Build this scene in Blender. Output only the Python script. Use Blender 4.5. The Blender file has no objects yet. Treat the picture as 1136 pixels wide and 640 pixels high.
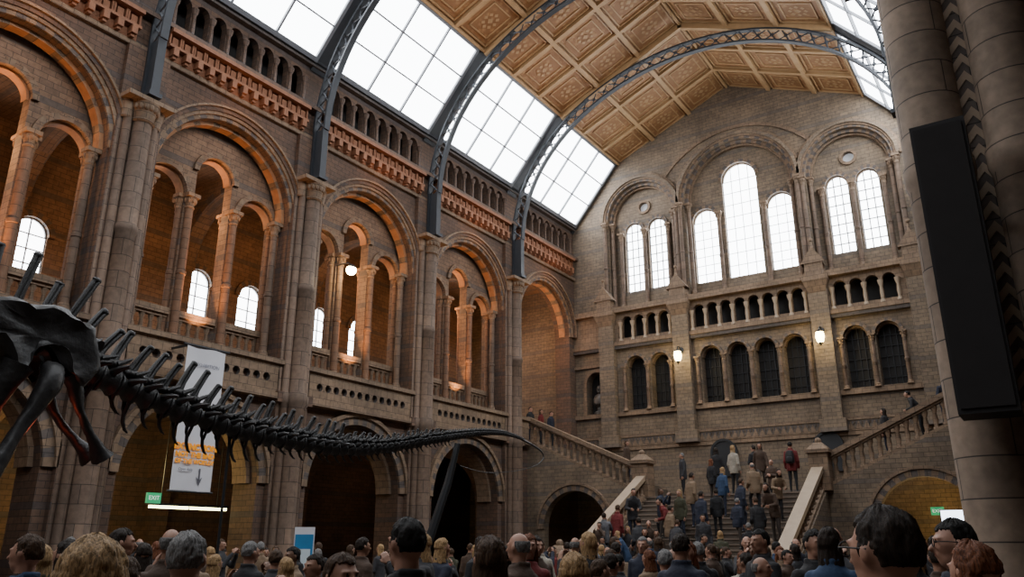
import bpy, bmesh, math, random
import numpy as np
from mathutils import Vector, Matrix, noise
from math import sin, cos, pi, radians, sqrt, atan2
random.seed(7)
S=bpy.context.scene
COL=S.collection
XC=-9.9; XL=-18.5; XR=-1.25; YE=33.2
BAY=5.87
PY=[9.88+BAY*k for k in range(-4,4)]+[33.36]   # pier lines
# ------------------------------------------------------------------ materials
MATS={}
def nodes(name):
    m=bpy.data.materials.new(name); m.use_nodes=True
    nt=m.node_tree; b=nt.nodes['Principled BSDF']; return m,nt,b
def mat(name,col,rough=.7,metal=0.,var=.25,scale=4.,es=0,ecol=None,bump=0.,bscale=40):
    if name in MATS: return MATS[name]
    m,nt,b=nodes(name)
    N=nt.nodes.new; L=nt.links.new
    tc=N('ShaderNodeTexCoord'); nz=N('ShaderNodeTexNoise'); nz.inputs['Scale'].default_value=scale; nz.inputs['Detail'].default_value=4
    L(tc.outputs['Object'],nz.inputs['Vector'])
    mx=N('ShaderNodeMix'); mx.data_type='RGBA'
    mx.inputs[6].default_value=[c*(1-var) for c in col]+[1]; mx.inputs[7].default_value=[min(1,c*(1+var)) for c in col]+[1]
    L(nz.outputs['Fac'],mx.inputs[0]); L(mx.outputs[2],b.inputs['Base Color'])
    b.inputs['Roughness'].default_value=rough; b.inputs['Metallic'].default_value=metal
    if es:
        b.inputs['Emission Color'].default_value=list(ecol or col)+[1]; b.inputs['Emission Strength'].default_value=es
    if bump:
        n2=N('ShaderNodeTexNoise'); n2.inputs['Scale'].default_value=bscale; n2.inputs['Detail'].default_value=4; L(tc.outputs['Object'],n2.inputs['Vector'])
        bp=N('ShaderNodeBump'); bp.inputs['Strength'].default_value=bump; bp.inputs['Distance'].default_value=.02
        L(n2.outputs['Fac'],bp.inputs['Height']); L(bp.outputs[0],b.inputs['Normal'])
    MATS[name]=m; return m
def stone(name,c1,c2,mort,bw=.6,bh=.3,stripe=None,period=1.8,frac=.18,rough=.8,bump=.5,smul=.75,g=1.):
    c1,c2,mort=[[q*g for q in c] for c in (c1,c2,mort)]
    if stripe: stripe=[q*g for q in stripe]
    m,nt,b=nodes(name); N=nt.nodes.new; L=nt.links.new
    uv=N('ShaderNodeUVMap'); uv.uv_map='UVMap'
    br=N('ShaderNodeTexBrick'); br.inputs['Scale'].default_value=1; br.inputs['Brick Width'].default_value=bw; br.inputs['Row Height'].default_value=bh
    br.inputs['Mortar Size'].default_value=.008; br.inputs['Mortar Smooth'].default_value=.3
    br.inputs['Color1'].default_value=list(c1)+[1]; br.inputs['Color2'].default_value=list(c2)+[1]; br.inputs['Mortar'].default_value=list(mort)+[1]
    L(uv.outputs[0],br.inputs['Vector'])
    last=br.outputs['Color']
    if stripe:
        sp=N('ShaderNodeSeparateXYZ'); L(uv.outputs[0],sp.inputs[0])
        dv=N('ShaderNodeMath'); dv.operation='DIVIDE'; dv.inputs[1].default_value=period; L(sp.outputs[1],dv.inputs[0])
        fr=N('ShaderNodeMath'); fr.operation='FRACT'; L(dv.outputs[0],fr.inputs[0])
        lt=N('ShaderNodeMath'); lt.operation='LESS_THAN'; lt.inputs[1].default_value=frac; L(fr.outputs[0],lt.inputs[0])
        ml=N('ShaderNodeMath'); ml.operation='MULTIPLY'; ml.inputs[1].default_value=smul; L(lt.outputs[0],ml.inputs[0])
        mx=N('ShaderNodeMix'); mx.data_type='RGBA'; L(ml.outputs[0],mx.inputs[0]); L(last,mx.inputs[6]); mx.inputs[7].default_value=list(stripe)+[1]
        last=mx.outputs[2]
    tc=N('ShaderNodeTexCoord')
    for sc_,lo,hi in((.6,.72,1.18),(8.,.82,1.16)):
        nz=N('ShaderNodeTexNoise'); nz.inputs['Scale'].default_value=sc_; nz.inputs['Detail'].default_value=7
        L(tc.outputs['Object'],nz.inputs['Vector'])
        rp=N('ShaderNodeMapRange'); rp.inputs[1].default_value=.32; rp.inputs[2].default_value=.68; rp.inputs[3].default_value=lo; rp.inputs[4].default_value=hi
        L(nz.outputs['Fac'],rp.inputs[0])
        vm=N('ShaderNodeVectorMath'); vm.operation='SCALE'; L(last,vm.inputs[0]); L(rp.outputs[0],vm.inputs['Scale']); last=vm.outputs[0]
    L(last,b.inputs['Base Color']); b.inputs['Roughness'].default_value=rough
    bp=N('ShaderNodeBump'); bp.inputs['Strength'].default_value=bump; bp.inputs['Distance'].default_value=.015; bp.invert=True
    L(br.outputs['Fac'],bp.inputs['Height']); L(bp.outputs[0],b.inputs['Normal'])
    MATS[name]=m; return m
M_wall=stone('terracotta_wall',(.225,.13,.082),(.155,.095,.067),(.06,.045,.037),.34,.15,(.088,.078,.082),1.2,.125,g=.58,smul=.6)
M_end=stone('buff_brown_wall',(.34,.245,.162),(.255,.19,.132),(.11,.085,.062),.34,.15,(.165,.145,.13),1.2,.125,smul=.55,g=.60)
M_shaft=stone('column_drum_stone',(.29,.19,.13),(.21,.145,.105),(.05,.038,.03),3.,.42,None,bump=.8,g=.60)
M_pale=stone('pale_drum_stone',(.36,.265,.19),(.29,.215,.155),(.06,.045,.035),1.3,.42,None,bump=.8,g=.62)
M_buff=stone('buff_terracotta',(.39,.26,.165),(.31,.21,.135),(.12,.085,.06),.3,.22,g=.58)
M_blue=stone('blue_grey_terracotta',(.19,.155,.135),(.15,.125,.115),(.05,.045,.045),.45,.3,g=.6)
M_orange=mat('orange_terracotta',(.22,.09,.042),.75,var=.5,scale=6,bump=.4)
M_oring=mat('uplight_tinted_lining',(.38,.185,.085),.75,var=.4,scale=6,bump=.4)  # orange of the warm uplight put into the arch soffit colour
M_dark=mat('shade_and_dark_glass',(.012,.010,.009),.8)  # near-black backing: painted shade behind small arches, dark glass in the blind arcade
M_gal=stone('warm_gallery_stone',(.29,.175,.105),(.22,.135,.085),(.09,.06,.045),.34,.16,(.13,.105,.09),1.2,.15,g=.75)
M_cap=stone('warm_capital_stone',(.40,.23,.12),(.32,.18,.10),(.09,.06,.045),.3,.2,g=.8)
M_iron=mat('painted_dark_iron',(.035,.04,.048),.5,.3,var=.15)
M_irond=mat('dark_iron',(.025,.027,.03),.5,.4,var=.15)
M_coping=mat('pale_coping_stone',(.33,.25,.175),.6,var=.2,bump=.2)
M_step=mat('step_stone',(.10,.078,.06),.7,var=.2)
M_floor=stone('mosaic_floor',(.2,.15,.11),(.14,.11,.09),(.08,.06,.05),.4,.4,rough=.4,g=.6)
M_glass=mat('glowing_skylight_glass',(.8,.85,.9),.3,es=12,ecol=(.92,.96,1.0),var=.02)  # daylight put into the pane as emission; no sky shines through
M_wglass=mat('window_glass',(.8,.85,.9),.3,es=12,ecol=(.95,.98,1.0),var=.02)  # window panes emit their own daylight in the same way
M_rglass=mat('glowing_rosette_glass',(.3,.3,.32),.3,es=.3,ecol=(.95,.98,1.0),var=.02)  # dim daylight painted as a weak emission of the glass
M_frame=mat('window_frame_grey',(.16,.17,.19),.5,var=.1)
M_bone=mat('black_bone_cast',(.010,.0095,.010),.5,var=.5,scale=9,bump=.5,bscale=14)
M_black=mat('black_cabinet',(.009,.008,.009),.7,var=.1)
M_white=mat('banner_white',(.62,.62,.66),.7,var=.03)
M_lampglow=mat('lamp_glow_warm',(1,.8,.4),.3,es=22,ecol=(1,.78,.35),var=.01)
M_tube=mat('tube_glow',(1,1,.7),.3,es=9,ecol=(1,.95,.5),var=.01)
def ceilmat():
    m,nt,b=nodes('gilded_ceiling_panel'); N=nt.nodes.new; L=nt.links.new
    uv=N('ShaderNodeUVMap'); uv.uv_map='UVMap'
    v=N('ShaderNodeTexVoronoi'); v.inputs['Scale'].default_value=4.2; L(uv.outputs[0],v.inputs['Vector'])
    w=N('ShaderNodeTexMagic'); w.turbulence_depth=4; w.inputs['Scale'].default_value=6; L(uv.outputs[0],w.inputs['Vector'])
    cr=N('ShaderNodeValToRGB'); cr.color_ramp.elements[0].color=(.46,.28,.125,1); cr.color_ramp.elements[1].color=(.26,.135,.055,1)
    cr.color_ramp.elements[0].position=.1; cr.color_ramp.elements[1].position=.5
    L(v.outputs['Distance'],cr.inputs[0])
    mx=N('ShaderNodeMix'); mx.data_type='RGBA'; mx.inputs[7].default_value=(.27,.125,.05,1); L(cr.outputs[0],mx.inputs[6])
    ml=N('ShaderNodeMath'); ml.operation='MULTIPLY'; ml.inputs[1].default_value=.6; L(w.outputs['Fac'],ml.inputs[0]); L(ml.outputs[0],mx.inputs[0])
    L(mx.outputs[2],b.inputs['Base Color']); b.inputs['Roughness'].default_value=.6
    return m
M_ceil=ceilmat()
M_beam=mat('gilt_timber_rib',(.40,.25,.12),.55,var=.25)
# ------------------------------------------------------------------ mesh builder
class MB:
    def __init__(s,m=None):
        s.v=[];s.f=[];s.mi=[];s.uv={}; s.m=m or (lambda u,d,z:(u,d,z))
    def face(s,pts,mi=0,uv=None):
        n=len(s.v); s.v+=[s.m(*p) for p in pts]; s.f.append(list(range(n,n+len(pts)))); s.mi.append(mi)
        if uv: s.uv[len(s.f)-1]=uv
    def hexa(s,a,b,mi=0):   # a: 4 pts, b: 4 pts
        s.face(a,mi); s.face(b[::-1],mi)
        for i in range(4):
            j=(i+1)%4; s.face([a[i],b[i],b[j],a[j]],mi)
    def box(s,u0,u1,d0,d1,z0,z1,mi=0):
        s.hexa([(u0,d0,z0),(u1,d0,z0),(u1,d1,z0),(u0,d1,z0)],[(u0,d0,z1),(u1,d0,z1),(u1,d1,z1),(u0,d1,z1)],mi)
    def lathe(s,u,d,prof,n=12,mi=0,a0=0,a1=2*pi,off=0):
        for k in range(n):
            t0=a0+(a1-a0)*k/n+off; t1=a0+(a1-a0)*(k+1)/n+off
            for (r0,z0),(r1,z1) in zip(prof[:-1],prof[1:]):
                R=max(r0,r1,.01)
                s.face([(u+r0*cos(t0),d+r0*sin(t0),z0),(u+r0*cos(t1),d+r0*sin(t1),z0),(u+r1*cos(t1),d+r1*sin(t1),z1),(u+r1*cos(t0),d+r1*sin(t0),z1)],mi,
                       [(t0*R,z0),(t1*R,z0),(t1*R,z1),(t0*R,z1)])
    def wall(s,u0,u1,z0,z1,ops,d0,d1,mi=0,seg=14,brk=(),ji=None):
        ji=mi if ji is None else ji
        z1f=z1 if callable(z1) else (lambda u:z1)
        us={round(u0,5),round(u1,5)}
        for b in brk: us.add(round(b,5))
        O=[]
        for op in ops:
            uc,r,zb,zs=op[:4]
            kind=op[4] if len(op)>4 else 'arch'
            if kind=='circle': zb=zs-r
            sg=seg if kind!='rect' else 1
            if r<.3: sg=min(seg,8)
            for k in range(sg+1): us.add(round(uc-r*cos(pi*k/sg),5))
            def hi(u,uc=uc,r=r,zs=zs,kind=kind): return zs+(0 if kind=='rect' else sqrt(max(0,r*r-(u-uc)**2)))
            def lo(u,uc=uc,r=r,zb=zb,zs=zs,kind=kind): return zs-sqrt(max(0,r*r-(u-uc)**2)) if kind=='circle' else zb
            O.append((uc,r,lo,hi,zb,zs,kind))
        us=sorted(x for x in us if u0-1e-6<=x<=u1+1e-6)
        for a,b in zip(us[:-1],us[1:]):
            if b-a<1e-4: continue
            um=(a+b)/2
            act=sorted([o for o in O if abs(um-o[0])<o[1]],key=lambda o:o[4])
            lowf=lambda u:z0
            ivs=[]
            for o in act: ivs.append((lowf,o[2])); lowf=o[3]
            ivs.append((lowf,z1f))
            for i,(lf,hf) in enumerate(ivs):
                la,lb,ha,hb=lf(a),lf(b),hf(a),hf(b)
                if ha-la<1e-4 and hb-lb<1e-4: continue
                s.face([(a,d0,la),(b,d0,lb),(b,d0,hb),(a,d0,ha)],mi)
                s.face([(a,d1,la),(a,d1,ha),(b,d1,hb),(b,d1,lb)],mi)
                s.face([(a,d0,la),(a,d1,la),(b,d1,lb),(b,d0,lb)],ji if i>0 else mi)
                s.face([(a,d0,ha),(b,d0,hb),(b,d1,hb),(a,d1,ha)],ji if i<len(ivs)-1 else mi)
        for uc,r,lo,hi,zb,zs,kind in O:
            if kind!='circle':
                for u in (uc-r,uc+r): s.face([(u,d0,zb),(u,d1,zb),(u,d1,zs),(u,d0,zs)],ji)
        for u in (u0,u1): s.face([(u,d0,z0),(u,d1,z0),(u,d1,z1f(u)),(u,d0,z1f(u))],mi)
    def ring(s,uc,zs,ri,ro,d0,d1,n=21,mis=(0,1),a0=0,a1=pi):
        for k in range(n):
            t0=a0+(a1-a0)*k/n; t1=a0+(a1-a0)*(k+1)/n; mi=mis[k%len(mis)]
            p=lambda r,t,d:(uc+r*cos(t),d,zs+r*sin(t))
            s.face([p(ri,t0,d0),p(ri,t1,d0),p(ro,t1,d0),p(ro,t0,d0)],mi)
            s.face([p(ro,t0,d0),p(ro,t1,d0),p(ro,t1,d1),p(ro,t0,d1)],mi)
            s.face([p(ri,t0,d0),p(ri,t0,d1),p(ri,t1,d1),p(ri,t1,d0)],mi)
    def tube(s,pts,rad,n=8,mi=0,cap=True):
        pts=[Vector(p) for p in pts]; rings=[]
        up=Vector((0,0,1))
        for i,p in enumerate(pts):
            t=(pts[min(i+1,len(pts)-1)]-pts[max(i-1,0)]).normalized()
            a=t.cross(up)
            if a.length<.1: a=t.cross(Vector((0,1,0)))
            a.normalize(); b=t.cross(a)
            r=rad[i] if hasattr(rad,'__len__') else rad
            rings.append([tuple(p+a*r*cos(2*pi*k/n)+b*r*sin(2*pi*k/n)) for k in range(n)])
        for A,B in zip(rings[:-1],rings[1:]):
            for k in range(n): s.face([A[k],A[(k+1)%n],B[(k+1)%n],B[k]],mi)
        if cap: s.face(rings[0][::-1],mi); s.face(rings[-1],mi)
    def beam(s,p0,p1,w,h,mi=0):
        p0=Vector(p0);p1=Vector(p1); t=p1-p0; a=Vector((-t.y,t.x,0))
        a=a.normalized()*w/2 if a.length>1e-5 else Vector((w/2,0,0)); u=Vector((0,0,h))
        s.hexa([tuple(p0-a),tuple(p0+a),tuple(p0+a+u),tuple(p0-a+u)],[tuple(p1-a),tuple(p1+a),tuple(p1+a+u),tuple(p1-a+u)],mi)
    def ell(s,c,r,n=14,m=9,mi=0):
        P=lambda i,j:(c[0]+r[0]*sin(pi*i/m)*cos(2*pi*j/n),c[1]+r[1]*sin(pi*i/m)*sin(2*pi*j/n),c[2]+r[2]*cos(pi*i/m))
        for i in range(m):
            for j in range(n):
                q=[P(i,j),P(i+1,j),P(i+1,j+1),P(i,j+1)]
                if i==0: q=[q[0],q[1],q[2]]
                elif i==m-1: q=[q[0],q[1],q[3]]
                s.face(q,mi)
    def mesh(s,name,mats,smooth=False,weld=True):
        me=bpy.data.meshes.new(name); me.from_pydata(s.v,[],s.f)
        uvl=me.uv_layers.new(name='UVMap'); 
        for m in (mats if isinstance(mats,(list,tuple)) else [mats]): me.materials.append(m)
        me.update()
        for p in me.polygons:
            p.material_index=s.mi[p.index]
            if p.index in s.uv:
                for li,uv in zip(p.loop_indices,s.uv[p.index]): uvl.data[li].uv=uv
            else:
                nx,ny,nz=[abs(c) for c in p.normal]
                for li in p.loop_indices:
                    co=me.vertices[me.loops[li].vertex_index].co
                    uvl.data[li].uv=(co.y,co.z) if nx>=ny and nx>=nz else ((co.x,co.z) if ny>=nz else (co.x,co.y))
        bm=bmesh.new(); bm.from_mesh(me)
        if weld: bmesh.ops.remove_doubles(bm,verts=bm.verts,dist=1e-4)
        bmesh.ops.recalc_face_normals(bm,faces=bm.faces); bm.to_mesh(me); bm.free()
        if smooth:
            for p in me.polygons: p.use_smooth=True
            me.set_sharp_from_angle(angle=radians(40))
        return me
def O(name,me,parent=None,label=None,cat=None,kind=None,group=None,loc=(0,0,0),rz=0,scale=None):
    o=bpy.data.objects.new(name,me); COL.objects.link(o)
    o.location=loc; o.rotation_euler=(0,0,rz)
    if scale is not None: o.scale=scale if hasattr(scale,'__len__') else (scale,)*3
    if parent: o.parent=parent
    if label: o['label']=label
    if cat: o['category']=cat
    if kind: o['kind']=kind
    if group: o['group']=group
    return o
def struct(name,mb,mats,label,smooth=False,cat='structure'):
    return O(name,mb.mesh(name,mats,smooth),label=label,cat=cat,kind='structure')
def thing(name,parts,label,cat,loc=(0,0,0),rz=0,group=None,scale=None):
    e=O(name,None,label=label,cat=cat,loc=loc,rz=rz,group=group,scale=scale); e.empty_display_size=.2
    for p in parts:
        O(p[0],p[1],parent=e,loc=p[2] if len(p)>2 else (0,0,0),scale=p[3] if len(p)>3 else None)
    return e
ml=lambda u,d,z:(XL-d,u,z)
mr=lambda u,d,z:(XR+d,u,z)
me_=lambda u,d,z:(u,YE+d,z)
mids=[(a+b)/2 for a,b in zip(PY[:-1],PY[1:])]
Y0=PY[0]; YLAST=PY[-2]; YR=15.15
# ------------------------------------------------------------------ nave side walls
def side_wall(mp,name,ystart,label):
    mb=MB(mp); ms=[m for m in mids[:-1] if m>ystart]
    y0=max(ystart,Y0); R=ystart>Y0; k_=.25 if R else 1
    mb.wall(y0,YLAST+.65,0,5.75,[(m,2.05,0,3.3) for m in ms],0,1.0)
    mb.wall(YLAST+.65,YE,0,5.75,[],0,1.0)
    mb.box(y0,YLAST+1.2,.0,1.0,5.75,6.75)
    ops=[]
    for a,b in zip(PY[:-2],PY[1:-1]):
        if b<=ystart+1: continue
        n=12
        for i in range(n): ops.append((a+.85+(BAY-1.7)*(i+.5)/n,.12,0,6.27,'circle'))
    mb.wall(y0,YLAST+1.2,5.85,6.7,ops,-.16*k_,-.02,1,ji=2)
    mb.box(y0,YLAST+1.2,-.28*k_,0,5.68,5.85,1); mb.box(y0,YLAST+1.2,-.26*k_,0,6.7,6.84,1)
    big=[(m,2.3,6.75,11.2) for m in ms]
    mb.wall(y0,YLAST+.65,6.75,14.4,big,0,.5)
    mb.wall(YLAST+.65,YE,5.75,14.4,[(mids[-1],2.2,5.76,11.3)],0,.8)
    inner=[]
    for m in ms: inner+=[(m-1.55,.66,6.75,11.1),(m+1.55,.66,6.75,11.1),(m,.6,6.75,11.95)]
    mb.wall(y0,YLAST+.65,6.75,14.0,inner,.62,.98,3)
    mb.wall(y0,YLAST+.65,6.75,11.3,[(m,2.28,6.75,11.31,'rect') for m in ms],.5,.62)
    for m in ms+[mids[-1]]:
        r0=2.3 if m!=mids[-1] else 2.2; z=11.2 if m!=mids[-1] else 11.3
        mb.ring(m,z,r0,r0+.12,-.06*k_,0,33,(1,2)); mb.ring(m,z,r0+.12,r0+.22,-.12*k_,0,40,(1,)); mb.ring(m,z,r0+.22,r0+.34,-.17*k_,0,40,(0,)); mb.ring(m,z,r0-.12,r0,.2,.5,31,(4,4,1))
        mb.ring(m,z,r0+.34,r0+.40,-.24*k_,0,40,(1,))
        if m==mids[-1]: continue
        for c,r,zz in ((m-1.55,.66,11.1),(m+1.55,.66,11.1),(m,.6,11.95)):
            mb.ring(c,zz,r,r+.17,.52,.62,13,(1,3)); mb.ring(c,zz,r-.06,r,.7,.98,20,(4,))
    for m in ms:
        mb.ring(m,3.3,2.05,2.3,-.08*k_,0,33,(1,2)); mb.ring(m,3.3,2.3,2.42,-.16*k_,0,40,(1,)); mb.ring(m,3.3,1.92,2.05,.3,.9,30,(1,))
    y0=Y0
    mb.box(y0,YE,0,.5,14.4,15.4)
    if R: mb.box(y0,ystart,0,.5,13.6,14.4)
    ops=[]
    for a,b in zip(PY[:-1],PY[1:]):
        for i in range(8): ops.append((a+.55+(b-a-1.1)*(i+.5)/8,.225,15.62,16.5))
    mb.wall(y0,YE,15.4,17.05,ops,0,.25,0)
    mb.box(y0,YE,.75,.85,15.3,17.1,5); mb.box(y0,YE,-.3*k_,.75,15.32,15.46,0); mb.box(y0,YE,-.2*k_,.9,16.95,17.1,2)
    mb.box(y0,YE,-.12*k_,.0,14.28,14.42,1)
    struct(name,mb,[M_wall,M_buff,M_blue,M_gal,M_oring,M_dark],label)
side_wall(ml,'wall_left',-99,'brown banded terracotta nave wall with arched arcades and galleries')
side_wall(mr,'wall_right',YR,'brown terracotta nave wall opposite with arches')
def frieze(mp,name,a,b):
    mb=MB(mp); a+=.42;b-=.42
    mb.box(a,b,-.1,0,14.44,15.3,0)
    n=13
    for i in range(n):
        c=a+(b-a)*(i+.5)/n; w=(b-a)/n
        mb.box(c-w*.2,c+w*.2,-.34,-.1,14.5,14.74,0); mb.box(c-w*.13,c+w*.13,-.26,-.1,14.42,14.5,0)
        for q in (-1,1): mb.box(c+q*w*.42-.025,c+q*w*.42+.025,-.22,-.1,14.8,15.18,0)
        mb.box(c-w*.22,c+w*.22,-.2,-.1,14.88,15.1,0)
    mb.box(a,b,-.3,-.1,14.74,14.82,0); mb.box(a,b,-.36,-.1,15.18,15.3,0)
    struct(name,mb,[M_orange],'projecting red-brown terracotta frieze of small coffers and corbels',cat='frieze')
k=1
for a,b in zip(PY[:-1],PY[1:]):
    frieze(ml,'trim_%d'%k,a,min(b,YE)); k+=1
# ------------------------------------------------------------------ galleries
def galwin(ys): 
    return [y for y in [m for m in mids]+[p+.62 for p in PY] if y>ys+.6 and y<YE-.7]
def gallery(sgn,name):
    mp=(lambda u,d,z:(XL-1.0-d,u,z)) if sgn<0 else (lambda u,d,z:(XR+1.0+d,u,z))
    mb=MB(mp); ys=Y0 if sgn<0 else YR
    mb.box(ys,YE,0,5.2,5.55,5.8,1)
    mb.box(ys,YE,-.1,5.4,14.0,14.2,0)
    mb.wall(ys,YE,5.8,14,[(y,.52,9.3,10.7) for y in galwin(ys)],5.2,5.5,0)
    mb.wall(ys,YE,0,5.55,[],5.2,5.5,1)
    for y in galwin(ys): mb.ring(y,10.7,.52,.72,5.1,5.2,13,(0,2))
    struct(name,mb,[M_gal,M_wall,M_blue],'warm-lit gallery shell of banded stone')
    mb=MB(lambda u,d,z:(mp(0,u,z)[0],d,z))
    for y in PY[:-1]:
        if y<ys: continue
        mb.wall(0,5.2,5.8,14,[(2.6,2.42,5.8,11.0)],y-.25,y+.25,0)
        mb.wall(0,5.2,0,5.55,[(2.6,2.1,0,3.2)],y-.3,y+.3,1)
        for q in (-.27,.27): mb.ring(2.6,11.0,2.42,2.7,y+q-.02,y+q+.02,21,(0,2))
    struct(name+'_arches',mb,[M_gal,M_wall,M_blue],'transverse stone arches crossing the gallery')
gallery(-1,'wall_gallery_left'); gallery(1,'wall_gallery_right')
wn=1
def arched_window(mp,uc,r,zb,zs,d,name,nx=2,nz=5,bar=.025,glass=M_wglass,label='tall round-arched window with pale glass glowing as daylight'):
    mb=MB(mp); n=16; pts=[(uc-r,d,zb),(uc+r,d,zb)]+[(uc+r*cos(pi*k/n),d,zs+r*sin(pi*k/n)) for k in range(n+1)]
    mb.face(pts); g=mb.mesh('glass',[glass])
    mb=MB(mp)
    for i in range(0,nx+1):
        u=uc-r+2*r*i/nx; top=zs+sqrt(max(0,r*r-(u-uc)**2)); b=bar*(1.6 if i in(0,nx) else 1)
        mb.box(u-b,u+b,d-.05,d-.005,zb,top)
    for j in range(nz+1):
        z=zb+(zs-zb)*j/nz; mb.box(uc-r,uc+r,d-.04,d-.005,z-bar,z+bar)
    mb.ring(uc,zs,r-.05,r,d-.06,d,16,(0,))
    f=mb.mesh('frame',[M_frame])
    e=O(name,None,label=label,cat='window',kind='structure')
    O('glass',g,parent=e); O('frame',f,parent=e)
for y in galwin(-1):
    arched_window(lambda u,d,z:(XL-1.0-d,u,z),y,.52,9.3,10.7,5.3,'window_%d'%wn,2,3,.018,label='small arched gallery window with glass glowing as daylight'); wn+=1
# ------------------------------------------------------------------ end wall
def ztop(u):
    x=abs(u-XC)
    if x<=5.9: return 20.1+(5.9-x)*2.5/5.9
    return max(17.0,20.1-(x-5.9)*3.0/2.5)
mb=MB(me_)
A=[(XC,2.55,12.5,17.1),(XC-4.8,1.75,12.5,17.0),(XC+4.8,1.75,12.5,17.0)]
WIN=[(XC,.80,13.15,17.9),(XC-1.74,.60,13.15,16.15),(XC+1.74,.60,13.15,16.15)]
for s_ in (-1,1):
    for q in (-.62,.62): WIN.append((XC+4.8*s_+q,.45,13.35,16.45))
mb.wall(XL-1,XR+1,12.45,ztop,A,0,.45,0,24,brk=(XC,XC-5.9,XC+5.9,XL+.1,XR-.1))
mb.wall(XL-.2,XR+.2,12.45,19.8,WIN+[(XC-4.8,.24,0,17.6,'circle'),(XC+4.8,.24,0,17.6,'circle')],.5,.85,0,16)
for uc,r,zb,zs in A:
    mb.ring(uc,zs,r,r+.10,-.06,0,33,(1,2)); mb.ring(uc,zs,r+.10,r+.18,-.12,0,40,(1,)); mb.ring(uc,zs,r+.18,r+.32,-.2,0,40,(0,)); mb.ring(uc,zs,r-.14,r,.15,.45,31,(2,1)); mb.ring(uc,zs,r-.22,r-.14,.3,.45,31,(1,)); mb.ring(uc,zs,r+.32,r+.42,-.1,0,40,(1,))
for uc,r,zb,zs in WIN: mb.ring(uc,zs,r,r+.15,.42,.5,13,(1,2)); mb.ring(uc,zs,r-.05,r,.6,.8,20,(1,))
for s_ in(-1,1): mb.ring(XC+s_*4.8,17.6,.24,.36,.42,.5,20,(1,),0,2*pi)
mb.ring(XC,15.9,4.3,4.45,-.08,0,40,(1,),radians(35),radians(145))
bal=[XC+(i-3.5)*.62 for i in range(8)]+[XC+s_*4.8+(i-1.5)*.62 for s_ in(-1,1) for i in range(4)]
mb.wall(XL-1,XR+1,10.75,12.2,[(u,.25,10.95,11.75) for u in bal],-.1,.15,1)
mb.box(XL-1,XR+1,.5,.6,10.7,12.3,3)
mb.box(XL-1,XR+1,-.32,.5,12.2,12.45,1); mb.box(XL-1,XR+1,-.25,.5,10.6,10.78,1); mb.box(XL-1,XR+1,-.2,.1,10.45,10.6,2)
low=[XC+i*1.2 for i in(-1.5,-.5,.5,1.5)]+[XC+s_*4.8+q for s_ in(-1,1) for q in(-.6,.6)]
mb.wall(XL-1,XR+1,6.2,10.45,[(u,.46,7.55,9.6) for u in low]+[(XL+1.15,.55,7.5,8.95)],0,.5,0)
mb.ring(XL+1.15,8.95,.55,.7,-.08,0,15,(1,))
for q in(-.625,.625): mb.box(XL+1.15+q-.075,XL+1.15+q+.075,-.08,0,7.5,8.95,1)
mb.box(XL,XL+2.0,-.12,0,9.72,9.86,1)
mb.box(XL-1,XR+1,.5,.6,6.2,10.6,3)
for u in low: mb.ring(u,9.6,.46,.58,-.07,0,11,(1,2)); mb.ring(u,9.6,.40,.46,.15,.4,16,(1,))
mb.box(XL-1,XR+1,-.14,0,7.3,7.5,1)
mb.box(XL-1,XR+1,-.1,.5,0,6.2,0)
mb.box(XL,XR,-.16,-.1,5.72,5.86,1); mb.box(XL,XR,-.16,-.1,6.3,6.42,1)
n=60; w=(XR-XL)/n
for i in range(n):
    u=XL+i*w; mb.face([(u,-.13,5.9),(u+w,-.13,5.9),(u+w/2,-.13,6.26)],1); mb.face([(u,-.13,6.26),(u+w/2,-.125,5.9),(u+w,-.13,6.26)],2)
mb.box(XL-7,XL-1,-.1,.5,0,14.2,0); mb.box(XR+1,XR+7,-.1,.5,0,14.2,0)
struct('wall_end',mb,[M_end,M_buff,M_blue,M_dark],'brown-buff banded stone end wall with windows and blind arcades')
for i,(uc,r,zb,zs) in enumerate(WIN):
    arched_window(me_,uc,r,zb,zs,.7,'window_%d'%wn,4 if r>.7 else 3,8 if r>.7 else 7,.010 if r>.5 else .02); wn+=1
for s_ in(-1,1):
    mb=MB(me_); mb.ring(XC+4.8*s_,17.6,.0,.25,.66,.7,16,(0,),0,2*pi); 
    struct('window_%d'%wn,mb,[M_rglass],'small round rosette window',cat='window'); wn+=1
for u in low:
    mb=MB(me_); 
    for q in(-.22,0,.22): mb.box(u+q-.012,u+q+.012,.44,.47,7.55,9.6+sqrt(.46**2-q*q))
    for j in range(5): mb.box(u-.45,u+.45,.44,.47,7.9+j*.42,7.92+j*.42)
    struct('window_%d'%wn,mb,[M_irond],'dark leaded casement in the blind arcade',cat='window'); wn+=1
def pilaster():
    a=MB(); a.box(-.38,.38,-.34,0,0,6.2); a.box(-.5,.5,-.42,0,0,.5)
    b=MB(); b.box(-.5,.5,-.55,0,6.2,6.4); b.box(-.36,.36,-.46,0,6.4,6.95)
    b.face([(-.5,-.5,6.95),(.5,-.5,6.95),(0,-.5,7.65)]); b.face([(-.5,-.5,6.95),(0,-.5,7.65),(0,0,7.65),(-.5,0,6.95)]); b.face([(.5,-.5,6.95),(0,-.5,7.65),(0,0,7.65),(.5,0,6.95)])
    b.tube([(0,-.4,7.6),(0,-.4,7.95)],[.07,.03],8); b.ell((0,-.4,7.98),(.09,.09,.09),8,6)
    b.hexa([(-.3,-.3,5.6),(.3,-.3,5.6),(.3,0,5.6),(-.3,0,5.6)],[(-.5,-.55,6.2),(.5,-.55,6.2),(.5,0,6.2),(-.5,0,6.2)])
    return a.mesh('shaft',[M_end]),b.mesh('gabled_cap',[M_buff])
pa,pb=pilaster()
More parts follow.
